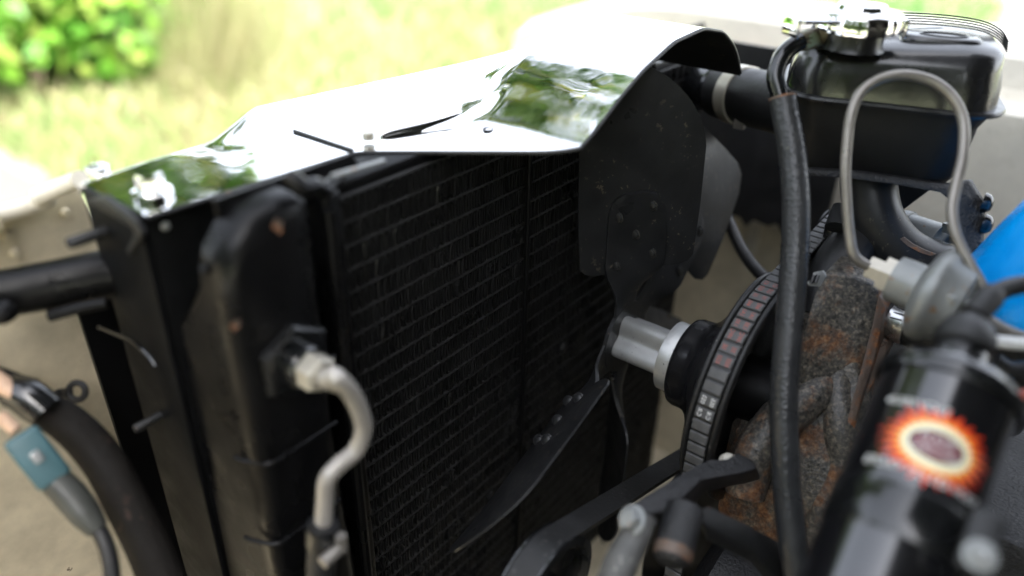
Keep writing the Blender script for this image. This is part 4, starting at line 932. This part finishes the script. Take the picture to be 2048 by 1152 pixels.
# ------------------------------------------------------------------ distributor with vacuum advance and blue cap
ds = thing('distributor', 'ignition distributor with bright blue cap and zinc vacuum advance can', 'distributor', at(2060, 640, .43))
v0 = at(1752, 540, .430); v1 = at(1886, 598, .410); vx = (v1 - v0) / np.linalg.norm(v1 - v0); vL = np.linalg.norm(v1 - v0)
b = MB(); b.lathe([(0.010, .0122), (0.014, .0126), (vL - .012, .0128), (vL - .010, .0128)], v0, vx, 36, mod=lambda a, h: 1.0 if abs(math.sin(a)) > .3 else 0.97); b.build('vacuum_body', 'zinc', ds, angle=40)
b = MB(); b.lathe([(vL - .013, .013), (vL - .0105, .021), (vL - .0085, .0245), (vL - .006, .0258), (vL - .003, .0258), (vL - .0005, .0245), (vL + .001, .0225), (vL + .010, .0195), (vL + .013, .010)], v0, vx, 56); b.build('diaphragm_disc', 'zinc', ds, angle=50)
b = MB(); b.box(at(1925, 612, .398), (0.018, 0.012, 0.012), rot=np.stack([vx, np.cross(EZ, vx) / np.linalg.norm(np.cross(EZ, vx)), np.cross(vx, np.cross(EZ, vx) / np.linalg.norm(np.cross(EZ, vx)))])); b.build('link_block', 'zinc', ds, bevel=0.001)
b = MB(); b.box(at(1900, 612, .398), (0.004, 0.016, 0.018), rot=np.stack([vx, np.cross(EZ, vx) / np.linalg.norm(np.cross(EZ, vx)), np.cross(vx, np.cross(EZ, vx) / np.linalg.norm(np.cross(EZ, vx)))])); b.build('link_plate', 'zinc', ds, bevel=0.0006)
dA = at(2092, 570, .435); dax = np.array([0.10, 0.02, 1.0])
b = MB(); b.lathe([(-.09, .026), (-.03, .030), (-.012, .036), (-.010, .0395)], dA, dax, 40); b.build('distributor_body', 'cast_black', ds)
b = MB(); b.lathe([(-.0155, .0415), (-.012, .0432), (-.006, .0420), (.020, .0350), (.048, .0265), (.055, .022), (.056, .008)], dA, dax, 96, mod=lambda a, h: 1 + 0.05 * max(0, math.cos(6 * a)) ** 2 * (1 if h > -.004 else 0)); b.build('distributor_cap', 'blue', ds, angle=60)
b = MB(); b.lathe([(.030, .011), (.075, .010), (.085, .008)], at(2062, 430, .43), np.array([.35, .1, 1]), 24); b.build('plug_boot', 'rubber_soft', ds)
# vacuum line
vlp = [(1752, 540, .430), (1722, 524, .428), (1706, 505, .427), (1698, 460, .426), (1693, 400, .425), (1691, 340, .424), (1695, 280, .423), (1702, 230, .422), (1722, 185, .421), (1760, 158, .420), (1812, 150, .419), (1866, 163, .418), (1906, 196, .416), (1927, 245, .414), (1926, 310, .411), (1912, 370, .408), (1904, 420, .405), (1912, 470, .402), (1938, 525, .399), (1962, 568, .397), (1980, 622, .395)]
vt = thing('vacuum_pipe', 'thin bare metal vacuum pipe looping up in front of the expansion tank', 'pipe', at(1700, 400, .42))
b = MB(); b.tube([at(*p) for p in vlp], 0.0028, 14, 6); b.build('pipe_loop', 'steel_pipe', vt)
b = MB(); b.lathe([(-.004, .0058), (.004, .0058)], v0, vx, 36, mod=hexprof(1)); b.build('pipe_nut', 'bright', vt, angle=25)
b = MB(); b.lathe([(.004, .0088), (.0105, .0088)], v0, vx, 36, mod=hexprof(1)); b.build('adapter_nut', 'bright', vt, angle=25)

# ------------------------------------------------------------------ ignition coil
K0 = at(1748, 1180, .315); K1 = at(1893, 790, .343); kx = (K1 - K0) / np.linalg.norm(K1 - K0); kL = np.linalg.norm(K1 - K0); KR = 0.0275
co = thing('ignition_coil', 'glossy black cylindrical ignition coil with a flame burst label', 'ignition coil', K0)
kb = (CAM - (K0 + K1) / 2); kb -= kx * (kb @ kx); kb /= np.linalg.norm(kb); ka = np.cross(kx, kb)     # kb faces the lens
if ka @ RW[:, 0] < 0: ka = -ka
MT['coil'] = mat('coil_enamel', (0.006, 0.006, 0.007), 0.13, 0, None, var=0.1, coat=1.0, rvar=0.03)
b = MB(); b.lathe([(-.03, KR), (kL - .004, KR), (kL - .0005, KR * 1.005)], K0, kx, 72); b.build('coil_can', 'coil', co, angle=40)
b = MB(); b.lathe([(kL - .002, KR * 1.07), (kL + .001, KR * 1.10), (kL + .0035, KR * 1.08), (kL + .0045, KR * 1.0), (kL + .008, KR * .95), (kL + .0095, KR * .85), (kL + .0098, KR * .3)], K0, kx, 72); b.build('coil_collar', 'black_gloss', co, angle=40)
b = MB(); b.lathe([(kL + .008, .0135), (kL + .022, .0115), (kL + .026, .0105)], K0, kx, 32); b.build('coil_tower', 'black_gloss', co)
for u, v, nm in ((1824, 722, 'terminal'), (2002, 782, 'terminal')):
    P = at(u, v + 14, .348)
    hexbolt(nm, P - kx * .004, kx, 0.0042, 0.0055, 'bright', co)
def cyl(s, h, off=0.0):                                   # arc length s and height h on the can, seen square-on
    a = s / KR; return K0 + kx * h + (KR + off) * (math.sin(a) * ka + math.cos(a) * kb)
def cyl_of(u, v):
    r0 = ray(u, v); best = None
    for h in np.linspace(-.02, kL, 120):
        for s in np.linspace(-.04, .04, 81):
            q_ = proj(cyl(s, h)); e = (q_[0] - u) ** 2 + (q_[1] - v) ** 2
            if best is None or e < best[0]: best = (e, s, h)
    return best[1:]
fs, fh = cyl_of(1874, 893)
def disc(name, m, radii, off, sx=1.0, sy=1.0, n=90):
    b = MB(); rg = []
    for k in (0.0, 0.35, 0.7, 1.0):
        rg.append([cyl(fs + sx * radii(t) * k * math.cos(t), fh + sy * radii(t) * k * math.sin(t), off) for t in np.linspace(0, 2 * math.pi, n, endpoint=False)])
    b.loft(rg, caps=False); return b.build(name, m, co, smooth=False)
spk = rng.uniform(0.75, 1.15, 40)
def burst(base, amp, nsp):
    def f(t):
        k = t / (2 * math.pi) * nsp; i = int(k) % nsp; fr = k - int(k); return base + amp * spk[i] * (1 - abs(2 * fr - 1)) ** 1.3
    return f
disc('flame_print', 'flame_red', burst(.0137, .0062, 26), .00010, 1.18, .86, 260)
disc('flame_print', 'flame_orange', burst(.0112, .0058, 26), .00018, 1.18, .86, 260)
disc('flame_print', 'flame_yellow', burst(.0108, .0022, 26), .00026, 1.18, .86, 260)
disc('flame_print', 'flame_cream', lambda t: .0108, .00034, 1.18, .84)
disc('oval_print', 'ink', lambda t: .0092, .00042, 1.12, .66)
disc('oval_print', 'maroon', lambda t: .0084, .00050, 1.12, .62)
def ctext(s, cs, ch_, size, m, off=0.0006):
    tv, tf = text_tris(s, size); b = MB(); b.add([cyl(cs + x, ch_ + y, off) for x, y, z in tv], tf); b.build('lettering', m, co, smooth=False)
ctext('FLAME', fs, fh + .0021, .0044, 'white'); ctext('THROWER', fs, fh - .0023, .0037, 'white')
for (u, v, tx_, sz) in ((1832, 806, '40,000 VOLT', .0046), (1808, 938, 'EPOXY FILLED', .0050), (1918, 988, '12 VOLT', .0048)):
    s_, h_ = cyl_of(u, v); ctext(tx_, s_, h_, sz, 'white')
hb = cyl_of(1780, 1010)[1]
b = MB(); b.lathe([(hb - .010, KR * 1.015), (hb - .0095, KR * 1.025), (hb + .0095, KR * 1.025), (hb + .010, KR * 1.015)], K0, kx, 72); b.build('clamp_band', 'black_gloss', co, angle=40)
P = at(1962, 1085, .285); b = MB(); b.box(P, (0.006, 0.012, 0.024), rot=np.stack([kb, ka, kx])); b.build('clamp_lug', 'bracket', co, bevel=0.002)
hexbolt('clamp_bolt', at(1960, 1112, .279), kb, 0.0040, 0.005, 'zinc', co)
# rubber boot and king lead
cw = thing('coil_lead', 'black high tension lead with fat rubber boot on the coil tower', 'cable', K1 + kx * .02)
tw = K0 + kx * (kL + .012)
bA = at(1905, 760, .346); bB = at(1938, 655, .352)
b = MB(); b.tube([bA, at(1912, 725, .347), at(1924, 692, .349)], [0.0105, 0.0102, 0.0098], 24, 6); b.build('boot_neck', 'rubber_soft', cw)
bx_ = (at(1938, 655, .352) - at(1924, 700, .348)); bx_ /= np.linalg.norm(bx_)
b = MB(); b.lathe([(0, .0088), (.0006, .0122), (.002, .0128), (.008, .0122), (.013, .0098), (.016, .0065), (.018, .0045)], at(1924, 700, .348), bx_, 32); b.build('boot_cap', 'rubber_soft', cw, angle=60)
b = MB(); b.tube([at(1944, 645, .353), at(1958, 618, .354), at(1985, 592, .356), at(2020, 575, .358), at(2075, 565, .36)], 0.0044, 14, 6); b.build('lead_wire', 'rubber_soft', cw)
b = MB(); b.lathe([(-.006, .0056), (.006, .0062), (.010, .0048)], at(1964, 612, .3545), at(1985, 592, .356) - at(1950, 632, .353), 18); b.build('wire_seal', 'rubber_soft', cw)
for (nm, lb_, pts, r_, m) in (
    ('white_wire', 'whitish wire crossing the right edge beside the coil boot', [(1985, 682, .37), (2020, 686, .37), (2080, 690, .37)], .0032, 'white'),
    ('red_wire', 'red wire reaching the right coil terminal', [(2010, 806, .345), (2032, 796, .345), (2085, 780, .345)], .0026, 'red'),
    ('grey_wire', 'grey wire curving under the blue cap', [(1975, 640, .385), (2000, 655, .385), (2040, 672, .385), (2090, 680, .385)], .0030, 'steel_pipe'),
    ('dark_wire', 'dark wire bundle below the blue cap at the right edge', [(1985, 720, .40), (2020, 740, .40), (2090, 735, .40)], .0050, 'rubber')):
    t_ = thing(nm, lb_, 'wire', at(*pts[1])); b = MB(); b.tube([at(*p) for p in pts], r_, 12, 6); b.build('wire_sheath', m, t_)

# ------------------------------------------------------------------ cast bracket at the bottom
mb = thing('mounting_bracket', 'black cast pump bracket with bare bolts at the bottom edge', 'bracket', at(1400, 1100, .41))
def dpl(pts): return [at(u, v, d) for u, v, d in pts]
b = MB(); b.plate(dpl([(1255, 1012, .400), (1300, 985, .408), (1392, 930, .428), (1420, 918, .432), (1452, 918, .434), (1474, 904, .440), (1506, 920, .438), (1514, 936, .432), (1480, 946, .428), (1402, 960, .420), (1350, 1010, .404), (1330, 1024, .400), (1290, 1032, .396)]), 0.024, -EZ * 0.8 + EY * .6); b.build('upper_arm', 'cast_black', mb, bevel=0.0015)
b = MB(); b.plate(dpl([(1396, 1020, .395), (1418, 1010, .400), (1500, 1050, .425), (1610, 1112, .458), (1650, 1200, .458), (1585, 1200, .450), (1500, 1098, .420), (1410, 1052, .392)]), 0.02, -EZ * .9 + EY * .4); b.build('lower_arm', 'bracket', mb, bevel=0.0015)
B0 = at(1372, 1012, .398); B1 = at(1342, 1120, .382); bx = (B1 - B0) / np.linalg.norm(B1 - B0); bL = np.linalg.norm(B1 - B0)
b = MB(); b.lathe([(0, .0075), (.0015, .0095), (bL * .75, .0100), (bL * .78, .0098), (bL, .0085), (bL + .002, .006)], B0, bx, 30); b.build('boss', 'cast_black', mb)
b = MB(); b.lathe([(bL * .80, .0101), (bL * .98, .0088)], B0, bx, 30); b.build('rusty_end', 'rust_plate', mb)
b = MB(); b.tube([at(1282, 1030, .392), at(1268, 1075, .388), at(1240, 1130, .384), at(1215, 1200, .38)], [.0082, .0078, .0085, .0085], 18, 6); b.build('cast_leg', 'cast_grey', mb)
hexbolt('bracket_bolt', at(1266, 1040, .386), np.array([-.2, -.6, .55]), 0.0052, 0.006, 'zinc', mb)
hexbolt('bracket_bolt', at(1456, 922, .446), np.array([-.1, -.3, 1]), 0.0034, 0.004, 'bright', mb)
sp_ = thing('steering_pump', 'black steering pump body below the cast bracket', 'pump', at(1480, 1140, .46))
b = MB(); b.lathe([(0, .03), (.01, .045), (.08, .05), (.10, .03)], at(1400, 1150, .53), EX * .9 + EZ * -.1, 40); b.build('pump_body', 'cast_black', sp_)

# ------------------------------------------------------------------ wiring at the left
wl_ = thing('wiring_loom', 'thick taped wiring loom curving down at the lower left', 'wiring loom', at(200, 930, .40))
lp_ = [(-60, 745, .395), (20, 775, .395), (70, 808, .398), (140, 850, .402), (205, 920, .405), (255, 1010, .405), (300, 1100, .405), (340, 1200, .405)]
b = MB(); b.tube([at(*p) for p in lp_], [.0066, .0080, .0090, .0098, .0104, .0107, .0110, .0112], 24, 8); b.build('tape_wrap', 'loom', wl_)
b = MB(); b.tube([at(*p) for p in ((22, 782, .388), (55, 792, .388), (92, 822, .390))], [.0080, .0090, .0090], 20, 5); b.build('tape_knot', 'black_gloss', wl_)
b = MB(); b.tube([at(*p) for p in ((-40, 735, .383), (10, 772, .383), (40, 796, .384))], .0045, 12, 5); b.build('bare_wires', 'copper', wl_)
b = MB(); b.tube([at(*p) for p in ((-30, 752, .40), (20, 758, .40), (70, 770, .40))], .0035, 12, 5); b.build('thin_wire', 'rubber', wl_)
tc = thing('wire_connector', 'teal plastic wire connector with a grey boot at the lower left', 'connector', at(75, 910, .375))
c0 = at(38, 868, .372); c1 = at(112, 962, .378); cx_ = (c1 - c0) / np.linalg.norm(c1 - c0); cz_ = (CAM - c0); cz_ -= cx_ * (cz_ @ cx_); cz_ /= np.linalg.norm(cz_); cyy = np.cross(cz_, cx_)
b = MB(); b.box((c0 + c1) / 2, (np.linalg.norm(c1 - c0), 0.0160, .013), rot=np.stack([cx_, cyy, cz_])); b.build('connector_shell', 'teal', tc, bevel=0.0022, seg=3)
b = MB(); b.box((c0 + c1) / 2 + cz_ * .0065 - cx_ * 0.001, (.006, .0045, .0025), rot=np.stack([cx_, cyy, cz_])); b.build('latch', 'zinc', tc, bevel=0.0005)
MT['boot_grey'] = mat('grey_rubber', (0.050, 0.052, 0.045), 0.45, 0, (200, .2, .001))
b = MB(); b.tube([c1 + cx_ * .0, at(140, 990, .379), at(172, 1030, .379), at(196, 1060, .379)], [.0072, .0078, .0072, .005], 18, 6); b.build('connector_boot', 'boot_grey', tc)
b = MB(); b.tube([at(185, 1040, .3795), at(208, 1080, .379), at(222, 1130, .378), at(226, 1200, .377)], .0040, 12, 6); b.build('connector_cable', 'rubber', tc)
b = MB(); b.tube([at(0, 830, .371), at(20, 850, .3715), c0 - cx_ * 0.002], .003, 10, 5); b.build('connector_tail', 'copper', tc)
rt = thing('ring_terminal', 'black ring terminal lying against the cream panel', 'terminal', at(152, 784, .42))
b = MB(); rc = at(154, 783, .42); rg_ = [rc + .0046 * (math.cos(t) * _c + math.sin(t) * _d) for _c, _d in [(RW[:, 0], RW[:, 1])] for t in np.linspace(0, 2 * math.pi, 25)]
b.tube(rg_, .0018, 10, smooth=False, caps=False); b.build('ring', 'rubber', rt)
b = MB(); b.tube([at(138, 786, .42), at(118, 786, .42), at(90, 800, .41)], [.003, .0022, .002], 10, 4); b.build('terminal_shank', 'rubber', rt)
